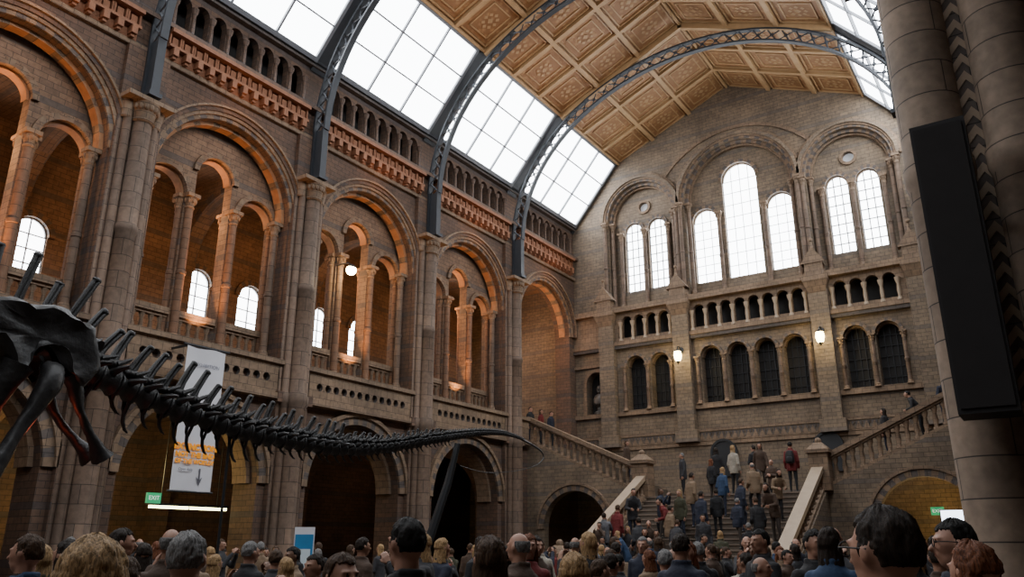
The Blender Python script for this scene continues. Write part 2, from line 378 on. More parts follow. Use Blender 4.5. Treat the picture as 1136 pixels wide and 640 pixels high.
for x in(-6.75,-3.02,3.02,6.75):
    thing('pilaster',[('shaft',pa),('gabled_cap',pb)],'stone pilaster with gabled cap on the end wall','pilaster',(XC+x,YE,5.9-.02),group='end wall pilasters')
# ------------------------------------------------------------------ columns
def col_meshes(r,h,mats=(M_shaft,M_buff),n=14,cap=.45,base=.28,square=True):
    b=MB(); b.lathe(0,0,[(r*1.5,0),(r*1.5,base*.3),(r*1.3,base*.5),(r*1.4,base*.7),(r*1.05,base)],n); b.box(-r*1.5,r*1.5,-r*1.5,r*1.5,0,base*.25)
    s=MB(); zt=h-cap
    s.lathe(0,0,[(r,base*.9),(r*.97,zt*.5),(r*1.18,zt*.5+.02),(r*1.18,zt*.5+.1),(r*.95,zt*.5+.12),(r*.92,zt+.02)],n)
    c=MB(); c.lathe(0,0,[(r*.95,zt),(r*1.15,zt+.04),(r*.95,zt+.08),(r*1.1,zt+cap*.4),(r*1.55,zt+cap*.72),(r*1.2,zt+cap*.76)],n)
    for k in range(8):
        t=2*pi*k/8; x=r*1.3*cos(t); y=r*1.3*sin(t); c.ell((x,y,zt+cap*.55),(r*.28,r*.28,cap*.18),6,4)
    c.box(-r*1.6,r*1.6,-r*1.6,r*1.6,zt+cap*.76,h)
    return [('base',b.mesh('base',[mats[1]],True)),('shaft',s.mesh('shaft',[mats[0]],True)),('capital',c.mesh('capital',[mats[1]],True))]
M_gshaft=stone('gallery_shaft_terracotta',(.28,.145,.08),(.21,.115,.068),(.06,.04,.03),2,.3,None,bump=.5,g=.8)
colA=col_meshes(.12,4.35,(M_gshaft,M_cap)); colS=col_meshes(.09,4.35,(M_gshaft,M_cap)); colJ=col_meshes(.11,4.35)
def inst_col(tm,loc,label,group,name='column',scale=None):
    return thing(name,tm,label,'column',loc,group=group,scale=scale)
for m in mids[:-1]:
    if m<1: continue
    for du in(-.74,.74):
        inst_col(colA,(XL-.56,m+du,6.78),'slender banded terracotta column between gallery arches','gallery arcade columns')
        inst_col(colS,(XL-1.08,m+du,6.78),'thin terracotta shaft behind gallery column','gallery rear shafts')
        inst_col(colS,(XL-.80,m+du+(.17 if du>0 else -.17),6.78),'thin terracotta shaft behind gallery column','gallery rear shafts')
    for du in(-2.12,2.12):
        inst_col(colJ,(XL-.38,m+du,6.84),'terracotta jamb column carrying the great gallery arch','gallery jamb columns')
        inst_col(colS,(XL-.72,m+du*1.04,6.84),'thin terracotta shaft behind gallery column','gallery rear shafts')
colE=col_meshes(.10,4.6); colE2=col_meshes(.10,3.95); colL=col_meshes(.08,2.1,cap=.3,base=.15)
for s_ in(-1,1):
    inst_col(colE,(XC+s_*2.4,YE-.02+.2,12.47),'stone column beside the central window recess','end wall window columns')
    inst_col(colE,(XC+s_*2.72,YE-.14,12.47),'stone column beside the central window recess','end wall window columns')
    for q in(-1.62,1.62): inst_col(colE,(XC+s_*4.8+q,YE+.22,12.47),'stone column beside paired window recess','end wall window columns',scale=(1,1,.97))
    for q in(-1.88,1.88): inst_col(colE,(XC+s_*4.8+q,YE-.14,12.47),'stone column beside paired window recess','end wall window columns',scale=(1,1,.97))
    for q in(-1.25,1.25): inst_col(colE2,(XC+s_*4.8+q,YE+.4,12.47),'slim stone mullion column between windows','window mullion columns')
    inst_col(colE2,(XC+s_*1.05,YE+.4,12.47),'slim stone mullion column between windows','window mullion columns')
    inst_col(colE2,(XC+s_*4.8,YE+.4,12.47),'slim stone mullion column between windows','window mullion columns')
for u in [XC+i*1.2 for i in(-2,-1,0,1,2)]+[XC+s_*4.8+q for s_ in(-1,1) for q in(-1.15,0,1.15)]:
    inst_col(colL,(u,YE-.1,7.5),'small dark shaft between blind arcade arches','blind arcade colonnettes','colonnette')
whole=MB(); whole.lathe(0,0,[(.09,0),(.09,.06),(.055,.1),(.05,.72),(.1,.84),(.11,.95)],8)
wm=whole.mesh('colonnette',[M_wall],True)
for a,b in zip(PY[:-1],PY[1:]):
    if a<3: continue
    for i in range(9):
        u=a+.55+(b-a-1.1)*i/8
        O('colonnette',wm,label='tiny terracotta colonnette of the top gallery arcade',cat='column',group='top gallery colonnettes',loc=(XL+.06,u,15.5))
wb=MB(); wb.lathe(0,0,[(.10,0),(.10,.08),(.06,.13),(.075,.4),(.055,.66),(.10,.8),(.12,.92)],10)
wbm=wb.mesh('colonnette',[M_coping],True)
bpos=sorted(set([round(u-.31,3) for u in bal]+[round(u+.31,3) for u in bal]))
for u in bpos: O('colonnette',wbm,label='small round buff colonnette of the end wall balustrade',cat='column',group='end wall balustrade colonnettes',loc=(u,YE-.14,10.8))
def pier_parts():
    D=-.4
    core=MB(); core.box(0,.16,-.60,.60,0,14.3); core.box(0,.5,-.75,.75,0,.9); core.box(0,.3,-.66,.66,5.6,5.9)
    sh=MB(); 
    sh.lathe(.30,0,[(.34,.88),(.34,1.0),(.27,1.1),(.26,5.5),(.32,5.6),(.32,5.85),(.26,5.95),(.25,9.0),(.29,9.05),(.29,9.2),(.25,9.25),(.24,12.5+D)],18)
    s2=[]
    for q,dd in((-.36,.22),(.36,.22),(-.52,.10),(.52,.10)):
        r=.11 if abs(q)<.5 else .08
        m=MB(); m.lathe(dd,q,[(r+.05,.88),(r,1.05),(r,5.55),(r+.04,5.6),(r+.04,5.85),(r,5.9),(r,12.55+D)],12); s2.append(('side_shaft',m.mesh('side_shaft',[M_shaft],True)))
    ca=MB(); ca.lathe(.30,0,[(.26,12.45+D),(.31,12.5+D),(.26,12.56+D),(.30,12.75+D),(.40,13.0+D),(.36,13.02+D)],18)
    for q in(-.40,.40): ca.lathe(.2,q,[(.12,12.5+D),(.15,12.55+D),(.13,12.6+D),(.2,13.0+D)],12)
    for k in range(9):
        t=-pi/2+pi*k/8; ca.ell((.30+.32*cos(t),.32*sin(t),12.86+D),(.07,.07,.10),6,5)
    ca.box(0,.66,-.64,.64,13.0+D,13.12+D)
    return [('core',core.mesh('core',[M_wall])),('shaft',sh.mesh('shaft',[M_shaft],True))]+s2+[('capital',ca.mesh('capital',[M_buff],True))]
pp=pier_parts()
for y in PY[:-1]:
    thing('pier',pp,'tall clustered terracotta pier with banded round shafts','pier',(XL,y,0),group='nave piers')
def near_pier():
    H=13.6
    core=MB(); core.box(-.55,1.3,.05,1.5,0,H); core.box(-.80,1.5,-.45,1.5,0,.9)
    sh=[]
    for (x,y,r) in((-.5,-.05,.36),(.36,-.12,.36),(1.1,.0,.3)):
        m=MB(); m.lathe(x,y,[(r*1.2,.88),(r*1.2,1.05),(r,1.2),(r,5.6),(r*1.08,5.68),(r*1.08,5.9),(r,5.98),(r,H)],28); sh.append(m.mesh('shaft',[M_pale],True))
    z=MB()
    for x0 in(-.10,.76):
        for k in range(50):
            z0=1+k*.24; z.face([(x0-.06,-.16,z0),(x0+.04,-.16,z0+.12),(x0+.04,-.16,z0+.24),(x0-.06,-.16,z0+.12)]); z.face([(x0+.04,-.16,z0+.12),(x0+.12,-.16,z0),(x0+.12,-.16,z0+.12),(x0+.04,-.16,z0+.24)])
        z.box(x0-.07,x0+.13,-.15,.06,.9,H,1)
    return [('core',core.mesh('core',[M_wall]))]+[('shaft',x) for x in sh]+[('zigzag_strip',z.mesh('zigzag',[M_coping,M_blue]))]
thing('clustered_pier',near_pier(),'massive pier of thick round drum-jointed stone shafts','pier',(-.02,9.9,0))
mb=MB(); mb.box(-.26,.26,-.25,.25,0,3.1); c=mb.mesh('cabinet',[M_black])
mb=MB(); mb.box(-.23,.23,-.27,-.25,.05,3.05); g=mb.mesh('grille',[mat('speaker_grille',(.016,.014,.014),.9)])
brk=[]
for z in(.6,2.4): mb=MB(); mb.box(-.05,.05,.25,.62,z,z+.06); brk.append(('bracket',mb.mesh('bracket',[M_irond])))
thing('loudspeaker',[('cabinet',c),('grille',g)]+brk,'tall black column loudspeaker fixed to the stone pier','loudspeaker',(-.42,9.0,2.85))
# ------------------------------------------------------------------ roof
def slope(x0,z0,dx,dz,side):
    L_=sqrt(dx*dx+dz*dz); ex,ez=dx/L_,dz/L_; nx,nz=ez,-ex
    def f(u,d,s):
        x=x0+s*ex+d*nx
        if side>0: x=2*XC-x
        return (x,u,z0+s*ez+d*nz)
    return f
LC=sqrt(5.9**2+2.5**2); LS=sqrt(2.5**2+3.0**2)
cb=MB(); NU=3; NS=3
for side in(-1,1):
    f=slope(-15.8,20.1,5.9,2.5,side); cb.m=f
    cb.face([(Y0,0,0),(YE,0,0),(YE,0,LC),(Y0,0,LC)],0,[(Y0,0),(YE,0),(YE,LC),(Y0,LC)])
    cb.face([(Y0,-.3,0),(YE,-.3,0),(YE,-.3,LC),(Y0,-.3,LC)],0)
    for j in range(NS+1):
        s=LC*j/NS; cb.box(Y0,YE,0,.16,max(0,s-.09),min(LC,s+.09),1)
    for a,b in zip(PY[:-1],PY[1:]):
        for i in range(NU):
            u=a+(b-a)*i/NU; 
            if b>2: cb.box(u-.09,u+.09,0,.15 if i else .28,0,LC,1)
            if b<2: continue
            for j in range(NS):
                u0=a+(b-a)*i/NU+.17; u1=a+(b-a)*(i+1)/NU-.17; s0=LC*j/NS+.17; s1=LC*(j+1)/NS-.17; t=.05
                for g_,h_ in((0,.06),(.26,.035)):
                    A0,A1,B0,B1=u0+g_,u1-g_,s0+g_,s1-g_
                    cb.box(A0,A1,0,h_,B0,B0+t,1); cb.box(A0,A1,0,h_,B1-t,B1,1); cb.box(A0,A0+t,0,h_,B0,B1,1); cb.box(A1-t,A1,0,h_,B0,B1,1)
                uc=(u0+u1)/2; sc=(s0+s1)/2
                for q in range(8):
                    t0=2*pi*q/8; cx,cy=uc+.27*cos(t0),sc+.3*sin(t0); w_=.09
                    cb.face([(cx-w_,.03,cy),(cx,.03,cy-w_),(cx+w_,.03,cy),(cx,.03,cy+w_)],1)
                cb.face([(uc-.13,.03,sc),(uc,.03,sc-.13),(uc+.13,.03,sc),(uc,.03,sc+.13)],1)
    f=slope(-18.3,17.1,2.5,3.0,side); cb.m=f
    for y in PY: 
        cb.box(y-.34,min(y+.34,YE+.3),-.1,.05,-.3,LS,2)
    cb.m=lambda u,d,z:(u if side<0 else 2*XC-u,d,z)
    cb.box(-19.4,-18.2,Y0,YE,17.05,17.15,2)
struct('ceiling',cb,[M_ceil,M_beam,M_iron],'pitched nave ceiling of gilded square timber panels')
for side in(-1,1):
    for a,b in zip(PY[:-1],PY[1:]):
        f=slope(-18.3,17.1,2.5,3.0,side); u0=a+.36; u1=min(b,YE+.2)-.36
        g=MB(f); g.face([(u0,0,.12),(u1,0,.12),(u1,0,LS-.1),(u0,0,LS-.1)])
        fr=MB(f)
        for i in range(4):
            u=u0+(u1-u0)*i/3; w=.06 if i in(0,3) else .035; fr.box(u-w,u+w,.01,.10,0,LS)
        for j in range(4):
            s=.1+(LS-.2)*j/3; w=.08 if j in(0,3) else .03; fr.box(u0,u1,.01,.12,s-w,s+w)
        e=O('window_%d'%wn,None,label='large sloping skylight with bright panes glowing as daylight',cat='skylight',kind='structure'); wn+=1
        O('glass',g.mesh('glass',[M_glass]),parent=e); O('frame',fr.mesh('frame',[M_frame]),parent=e)
def truss_parts():
    N=44
    def P(a,b,t): return (a*cos(t),0,b*sin(t))
    parts=[]
    T=[pi*k/N for k in range(N+1)]
    out=[(8.42,6.95),(7.93,6.46)]
    for nm,(a,b) in zip(('outer_chord','inner_chord'),out):
        m=MB()
        for t0,t1 in zip(T[:-1],T[1:]):
            w=.11; h=.07
            q=[]
            for t in(t0,t1):
                c=Vector(P(a,b,t)); nrm=Vector((cos(t)/a,0,sin(t)/b)).normalized()*h/2
                q.append([tuple(c-nrm+Vector((0,-w,0))),tuple(c-nrm+Vector((0,w,0))),tuple(c+nrm+Vector((0,w,0))),tuple(c+nrm+Vector((0,-w,0)))])
            m.hexa(q[0],q[1])
        parts.append((nm,m.mesh(nm,[M_iron])))
    m=MB()
    for t0,t1 in zip(T[:-1],T[1:]):
        for (p,q) in((P(*out[0],t0),P(*out[1],t1)),(P(*out[1],t0),P(*out[0],t1))):
            m.tube([p,q],.028,4)
        c=(Vector(P(*out[0],(t0+t1)/2))+Vector(P(*out[1],(t0+t1)/2)))/2
        m.ell((c.x,0,c.z),(.08,.03,.08),8,4)
    parts.append(('lattice',m.mesh('lattice',[M_iron])))
    for s_ in(-1,1):
        m=MB(); m.box(s_*8.18-.20,s_*8.18+.20,-.04,.04,-1.75,.02); 
        for q in(-.2,.2): m.box(s_*8.18+q-.04,s_*8.18+q+.04,-.12,.12,-1.75,.02)
        m.box(s_*8.18-.3,s_*8.18+.3,-.18,.18,-1.77,-1.65)
        parts.append(('post',m.mesh('post',[M_iron])))
    return parts
tp=truss_parts()
for y in PY[1:-1]:
    thing('roof_truss',tp,'arched dark iron lattice truss under the ceiling','truss',(XC,y,14.55),group='roof trusses')
mb=MB(); mb.box(-26,8,-14,40,-.3,0); struct('floor',mb,[M_floor],'brown mosaic stone hall floor')
mb=MB(); mb.box(-26,8,-14,-13.6,0,23); struct('wall_back',mb,[M_wall],'plain stone wall closing the hall')
mb=MB(); mb.box(7,7.4,-13.6,34,0,14.2); struct('wall_outer',mb,[M_wall],'outer stone wall of the side aisle')
mb=MB(); mb.box(-.2,7.4,-13.6,YR,13.95,14.2); struct('ceiling_aisle',mb,[M_gal],'plain ceiling over the side aisle')
# ------------------------------------------------------------------ staircase
YS=28.8; ZL=3.4; ZG=5.8; CW=3.3
st=MB()
for i in range(20):
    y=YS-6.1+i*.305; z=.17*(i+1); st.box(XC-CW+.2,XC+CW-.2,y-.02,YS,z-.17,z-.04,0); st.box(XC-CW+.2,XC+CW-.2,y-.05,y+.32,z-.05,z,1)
st.box(XC-CW-.1,XC+CW+.1,YS,YE-.34,0,ZL,0)
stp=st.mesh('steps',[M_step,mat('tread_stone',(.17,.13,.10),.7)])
flps=[]
for s_ in(-1,1):
    fl=MB()
    for i in range(14):
        x0=XC+s_*(CW+i*.377); x1=XC+s_*(CW+(i+1)*.377); z=ZL+.1714*(i+1)
        fl.box(min(x0,x1),max(x0,x1),YS+.3,YE-.34,z-.35,z,0)
    flps.append(('side_flight',fl.mesh('side_flight',[M_step])))
def sline(u):
    x=abs(u-XC)-CW; return ZL+max(0,min(x/5.28,1))*2.4+.05
sws=[]
for s_ in(-1,1):
    sw=MB(lambda u,d,z:(u,YS+d,z))
    a,b=sorted((XC+s_*CW,XC+s_*(8.6)))
    sw.wall(a,b,0,sline,[(XC+s_*6.35,1.45,0,2.3)],0,.35,0,20,brk=(XC+s_*(CW+5.28),))
    sw.ring(XC+s_*6.35,2.3,1.45,1.68,-.07,0,25,(1,2)); sw.ring(XC+s_*6.35,2.3,1.68,1.78,-.12,0,30,(1,))
    x=XC+s_*(CW-.05); x0,x1=x-.2,x+.2
    sw.hexa([(x0,-6.4,0),(x1,-6.4,0),(x1,0.02,0),(x0,0.02,0)],[(x0,-6.4,.25),(x1,-6.4,.25),(x1,0.02,ZL+.1),(x0,0.02,ZL+.1)],0)
    sws.append(('flank_wall',sw.mesh('flank_wall',[M_end,M_buff,M_blue])))
thing('staircase',[('steps',stp)]+flps+sws,'grand stone staircase splitting into two side flights','staircase')
bl=MB(); bl.lathe(0,0,[(.1,0),(.1,.08),(.06,.14),(.085,.4),(.055,.72),(.1,.86),(.1,1.0)],8)
blm=bl.mesh('baluster',[M_buff],True)
def balustrade(p0,p1,h,n,label,w=.3,group=None,mc=M_coping):
    p0=Vector(p0);p1=Vector(p1); e=O('balustrade',None,label=label,cat='balustrade',loc=p0,group=group)
    a=MB(); a.beam((0,0,0),tuple(p1-p0),w,.14); O('plinth',a.mesh('plinth',[M_buff]),parent=e)
    a=MB(); a.beam((0,0,h-.18),tuple(p1-p0+Vector((0,0,h-.18))),w+.08,.18); a.beam((0,0,h-.26),tuple(p1-p0+Vector((0,0,h-.26))),w-.06,.08); O('coping',a.mesh('coping',[mc]),parent=e)
    for i in range(n):
        t=(i+.5)/n; q=(p1-p0)*t; O('baluster',blm,parent=e,loc=(q.x,q.y,q.z+.12),scale=(w/.3,w/.3,h-.26-.1))
for s_ in(-1,1):
    balustrade((XC+s_*(CW+.3),YS+.16,ZL+.16),(XC+s_*8.6,YS+.16,ZG+.02),1.12,17,'sloping stone balustrade of the side flight with carved balusters',group='side flight balustrades',mc=M_buff)
    balustrade((XC+s_*(CW-.05),YS-6.2,.3),(XC+s_*(CW-.05),YS-.2,ZL+.0),.85,18,'pale sloping balustrade beside the central flight',group='central flight balustrades')
def newel(h):
    a=MB(); a.box(-.32,.32,-.32,.32,0,h); b=MB(); b.box(-.4,.4,-.4,.4,h,h+.12); b.hexa([(-.36,-.36,h+.12),(.36,-.36,h+.12),(.36,.36,h+.12),(-.36,.36,h+.12)],[(-.12,-.12,h+.36),(.12,-.12,h+.36),(.12,.12,h+.36),(-.12,.12,h+.36)]); b.ell((0,0,h+.42),(.12,.12,.12),10,6)
    return [('post',a.mesh('post',[M_buff])),('finial',b.mesh('finial',[M_buff],True))]
n1=newel(1.25); n2=newel(1.3)
for s_ in(-1,1):
    thing('newel_post',n1,'square carved stone newel post at the stair landing','newel post',(XC+s_*(CW+.0),YS-.02,ZL),group='newel posts')
    thing('newel_post',n2,'square stone newel post at the foot of the stairs','newel post',(XC+s_*(CW-.05),YS-6.5,0),group='newel posts')
for m in mids[:-1]:
    if m<1: continue
    for c,w,n in((m-1.55,.66,5),(m,.58,4),(m+1.55,.66,5)):
        balustrade((XL-.78,c-w,6.76),(XL-.78,c+w,6.76),1.0,n,'low terracotta balustrade between gallery columns',.24,'gallery balustrades',M_buff)
for x,z,w,h in((-11.4,4.5,.48,.85),(-7.2,4.5,.48,.85)):
    mb=MB(); mb.box(-w,w,-.08,0,0,h); mb.ring(0,h,0.001,w,-.08,0,16,(0,)); 
    fr=MB(); fr.box(-w-.1,w+.1,-.12,0,-.12,0); fr.ring(0,h,w,w+.1,-.12,0,16,(0,))
    for q in(-1,1): fr.box(q*(w+.05)-.05,q*(w+.05)+.05,-.12,0,0,h)
    thing('memorial_plaque',[('panel',mb.mesh('panel',[M_irond])),('frame',fr.mesh('frame',[M_irond]))],'dark arched bronze memorial plaque on the landing wall','plaque',(x,YE-.12,z))
def bust():
    m=MB(); m.lathe(0,0,[(.24,0),(.24,.1),(.12,.16),(.12,.3),(.26,.42),(.28,.62),(.2,.78),(.08,.86),(.08,.95)],14); m.ell((0,-.02,1.05),(.11,.13,.15)); m.ell((0,-.14,1.03),(.02,.03,.04),6,5); m.ell((0,-.06,.93),(.08,.08,.07),8,6)
    return m.mesh('bust',[mat('bronze_bust',(.09,.08,.07),.4,.3)],True)
O('bust',bust(),label='dark portrait bust standing in an arched wall niche',cat='sculpture',loc=(XL+1.15,YE+.22,7.52),scale=1.15)
# ------------------------------------------------------------------ lanterns & lamps
def lantern_parts():
    a=MB(); a.tube([(0,0,.0),(0,-.25,.15),(0,-.42,.1),(0,-.45,-.05)],.03,8); a.ell((0,0,0),(.12,.05,.16)); a.lathe(0,-.45,[(.03,0),(.16,-.08),(.17,-.12)],10)
    t=MB(); t.lathe(0,-.45,[(.1,-.56),(.05,-.62),(.01,-.68)],10)
    g=MB(); g.lathe(0,-.45,[(.15,-.12),(.18,-.3),(.14,-.48),(.08,-.56)],12)
    return [('bracket',a.mesh('bracket',[M_irond],True)),('finial',t.mesh('finial',[M_irond],True)),('glass_shade',g.mesh('shade',[M_lampglow],True))]
lp=lantern_parts()
def plight(loc,e,col=(1,.55,.25),r=.15,name='lamp_light'):
    l=bpy.data.lights.new(name,'POINT'); l.energy=e; l.color=col; l.shadow_soft_size=r
    o=bpy.data.objects.new(name,l); COL.objects.link(o); o.location=loc; return o
for x in(-3.02,3.02):
    thing('wall_lantern',lp,'lit glass lantern on an iron bracket on the pilaster','lantern',(XC+x,YE-.34,9.9))
    plight((XC+x,YE-1.35,9.6),60,(1,.75,.35),.12)
sp=MB(); sp.tube([(0,0,.5),(0,0,0)],.015,6); sp.lathe(0,0,[(.06,.12),(.09,0),(.1,-.1)],10)
spb=MB(); spb.ell((0,0,-.09),(.085,.085,.05),10,6)
spp=[('stem',sp.mesh('stem',[M_irond],True)),('bulb',spb.mesh('bulb',[M_lampglow],True))]
hl=MB(); hl.ell((0,0,0),(.17,.17,.17),14,9); hs=MB(); hs.tube([(0,0,.15),(-.15,0,.3),(-.7,0,.3)],.02,6); hs.lathe(0,0,[(.16,.06),(.12,.15),(.03,.2)],12)
thing('globe_lamp',[('globe',hl.mesh('globe',[mat('hot_bulb',(1,.85,.5),.3,es=80,ecol=(1,.8,.42),var=.01)],True)),('arm',hs.mesh('arm',[M_irond],True))],'bright warm globe lamp fixed to a gallery column','lamp',(XL+.12,17.8,10.4))
for m in mids:
    if m<1: continue
    plight((XL-1.9,m,11.0),170,(1,.50,.20),.2)
    thing('spotlight',spp,'small lit warm spotlight hanging in the gallery','lamp',(XL-2.2,m-1.6,13.3),group='gallery spotlights')
    l=bpy.data.lights.new('uplight','SPOT'); l.energy=820; l.color=(1,.44,.15); l.spot_size=radians(75); l.spot_blend=.8; l.shadow_soft_size=.1
    o=bpy.data.objects.new('uplight',l); COL.objects.link(o); o.location=(XL-.3,m,6.95) if m!=mids[-1] else (XL-.6,m,6.2)
    o.rotation_euler=(0,radians(180),0)
for y in PY[1:-1]:
    plight((XL+.8,y+BAY/2,13.9),16,(1,.42,.15),.1)
for x in(-16.3,-3.5): plight((x,31,2.9),105 if x>-9 else 5,(1,.66,.26),.4)
for m in mids[2:7]: plight((XL-3.5,m,4.6),18,(1,.6,.3),.2)
plight((XL-2.2,12.6,3.6),150,(1,.74,.3),.5)
plight((XL-3.2,10.6,3.6),130,(1,.72,.3),.5)
mb=MB(); mc=MB()
mb.box(-.05,.05,-1.2,-.05,0,.07); mc.box(-.05,.05,.05,1.2,0,.07)
hb=MB(); hb.box(-.09,.09,-1.25,1.25,.07,.13); hb.box(-.01,.01,-.9,-.88,.13,2.4); hb.box(-.01,.01,.88,.9,.13,2.4)
thing('tube_light',[('tube',mb.mesh('tube',[M_tube])),('tube',mc.mesh('tube',[M_tube])),('housing',hb.mesh('housing',[M_irond]))],'hanging fluorescent tube light fitting','lamp',(XL-1.6,13.95,2.6))
M_green=mat('exit_green',(.02,.35,.12),.5,es=.4,ecol=(.05,.7,.3),var=.05)
M_sign=mat('sign_white',(.8,.85,.8),.5,es=.6,ecol=(.9,1,.95),var=.02)
def textmesh(s,size,matl,name='lettering',align='CENTER',ext=.002,off=0.):
    c=bpy.data.curves.new(name,'FONT'); c.body=s; c.size=size; c.align_x=align; c.align_y='CENTER'; c.extrude=ext; c.offset=off
    o=bpy.data.objects.new(name,c); COL.objects.link(o); bpy.context.view_layer.update()
    me=bpy.data.meshes.new_from_object(o.evaluated_get(bpy.context.evaluated_depsgraph_get())); bpy.data.objects.remove(o)
    me.materials.clear(); me.materials.append(matl)
    return me
def sign_face(me,loc,parent,name='lettering',facing='X'):
    o=O(name,me,parent=parent,loc=loc); o.rotation_euler=(radians(90),0,radians(90) if facing=='X' else 0); return o
def exit_sign(loc,facing):
    mb=MB(); 
    if facing=='X': mb.box(-.03,.03,-.2,.2,-.13,.13)
    else: mb.box(-.2,.2,-.03,.03,-.13,.13)
    e=thing('exit_sign',[('panel',mb.mesh('panel',[M_green]))],'green illuminated exit sign with white lettering','sign',loc)
    me=textmesh('EXIT',.15,M_sign); sign_face(me,(.035,0,0) if facing=='X' else (0,-.035,0),e,facing=facing)
exit_sign((XL-1.0,12.45,2.82),'X'); exit_sign((-3.5,30.9,2.75),'Y')
mb=MB(); mb.box(-.35,.35,-.04,.04,-.2,.2); m2=MB(); m2.box(-.32,.32,-.05,-.04,-.17,.17)
thing('display_screen',[('case',mb.mesh('case',[M_black])),('screen',m2.mesh('screen',[mat('screen_white',(.8,.85,1),.4,es=5,ecol=(.8,.88,1),var=.02)]))],'small bright information screen','screen',(-2.95,29.6,2.55))
bw=1.15
mb=MB()
for i in range(12):
    y0=-bw/2+bw*i/12; y1=-bw/2+bw*(i+1)/12; f=lambda y:.02*sin(y*7)
    mb.face([(f(y0),y0,-3.55),(f(y1),y1,-3.55),(f(y1),y1,0),(f(y0),y0,0)])
rod=MB(); rod.tube([(0,-bw/2-.1,.02),(0,bw/2+.1,.02)],.03,8); rod.box(-.9,0,-.5,-.46,-.0,.05); rod.box(-.9,0,.46,.5,0,.05)
rod2=MB(); rod2.tube([(0,-bw/2-.05,-3.56),(0,bw/2+.05,-3.56)],.025,8)
bn=thing('hanging_banner',[('cloth',mb.mesh('cloth',[M_white],True)),('pole',rod.mesh('pole',[M_irond],True)),('pole',rod2.mesh('pole',[M_irond],True))],'white hanging exhibition banner with orange and grey lettering and arrow','banner',(XL+.95,12.15,6.45))
M_or=mat('banner_orange_glow',(.95,.34,.0),.6,var=.05,es=.2,ecol=(.95,.34,0)); M_gr=mat('banner_grey',(.10,.10,.12),.6,var=.05); M_gp=mat('banner_pale_grey',(.26,.27,.33),.6,var=.05)  # orange print has a faint emission added to brighten it; lettering is unlit
for s,sz,m_,y,z,of in(('EXHIBITION',.13,M_gp,.05,-.45,.0),('EXTINCTION',.20,M_or,0,-2.50,.012),('NOT THE END',.165,M_or,-.0,-2.69,.010),('OF THE WORLD?',.14,M_or,-.0,-2.85,.008),('Open daily',.09,M_gr,-.22,-3.04,0)):
    sign_face(textmesh(s,sz,m_,off=of),(.035,y,z),bn)
ar=MB(); ar.box(.03,.036,.16,.20,-3.28,-3.0); ar.face([(.036,.09,-3.2),(.036,.18,-3.42),(.036,.27,-3.2),(.036,.18,-3.28)]); O('arrow',ar.mesh('arrow',[M_gr]),parent=bn)
mb=MB(); mb.box(-.22,.22,-.05,.05,0,1.95); m2=MB(); m2.box(-.2,.2,-.06,-.05,.6,1.8); m3=MB(); m3.box(-.15,.15,-.065,-.06,1.1,1.5)
thing('poster_stand',[('panel',mb.mesh('panel',[M_white])),('poster',m2.mesh('poster',[mat('poster_blue',(.03,.2,.42),.5)])),('picture',m3.mesh('pic',[mat('poster_pale',(.6,.7,.75),.5)]))],'white and blue free-standing poster panel','poster',(-14.4,13.05,0),rz=radians(45),scale=(1,1,1.05))
# ------------------------------------------------------------------ dinosaur skeleton
DX=-9.9
path=[(-1.5,3.75),(0,3.95),(1.5,4.05),(3,4.1),(4.4,4.0),(5.4,3.68),(6.55,3.42),(7.47,3.28),(8.5,3.21),(9.66,3.2),(10.77,3.33),(12.0,3.59),(13.5,3.88),(14.5,3.98),(15.3,3.93)]
def cr(pts,n=10):
    out=[]; P=[pts[0]]+list(pts)+[pts[-1]]
    for i in range(1,len(P)-2):
        for k in range(n):
            t=k/n; out.append(tuple(.5*((2*P[i][c])+(-P[i-1][c]+P[i+1][c])*t+(2*P[i-1][c]-5*P[i][c]+4*P[i+1][c]-P[i+2][c])*t*t+(-P[i-1][c]+3*P[i][c]-3*P[i+1][c]+P[i+2][c])*t**3) for c in range(len(P[i]))))
    out.append(tuple(pts[-1])); return out
def rough(me,amp=.02,f=7.):
    for v in me.vertices:
        n_=noise.noise_vector(v.co*f)+noise.noise_vector(v.co*f*2.6)*.5; v.co+=Vector(n_)*amp
    return me
dp=cr(path,14)
arc=[0]
for a,b in zip(dp[:-1],dp[1:]): arc.append(arc[-1]+math.dist(a,b))
def at(s):
    for i in range(1,len(arc)):
        if arc[i]>=s or i==len(arc)-1:
            t=(s-arc[i-1])/(arc[i]-arc[i-1]); t=min(max(t,0),1); a,b=dp[i-1],dp[i]
            return (a[0]+(b[0]-a[0])*t,a[1]+(b[1]-a[1])*t),atan2(b[1]-a[1],b[0]-a[0])
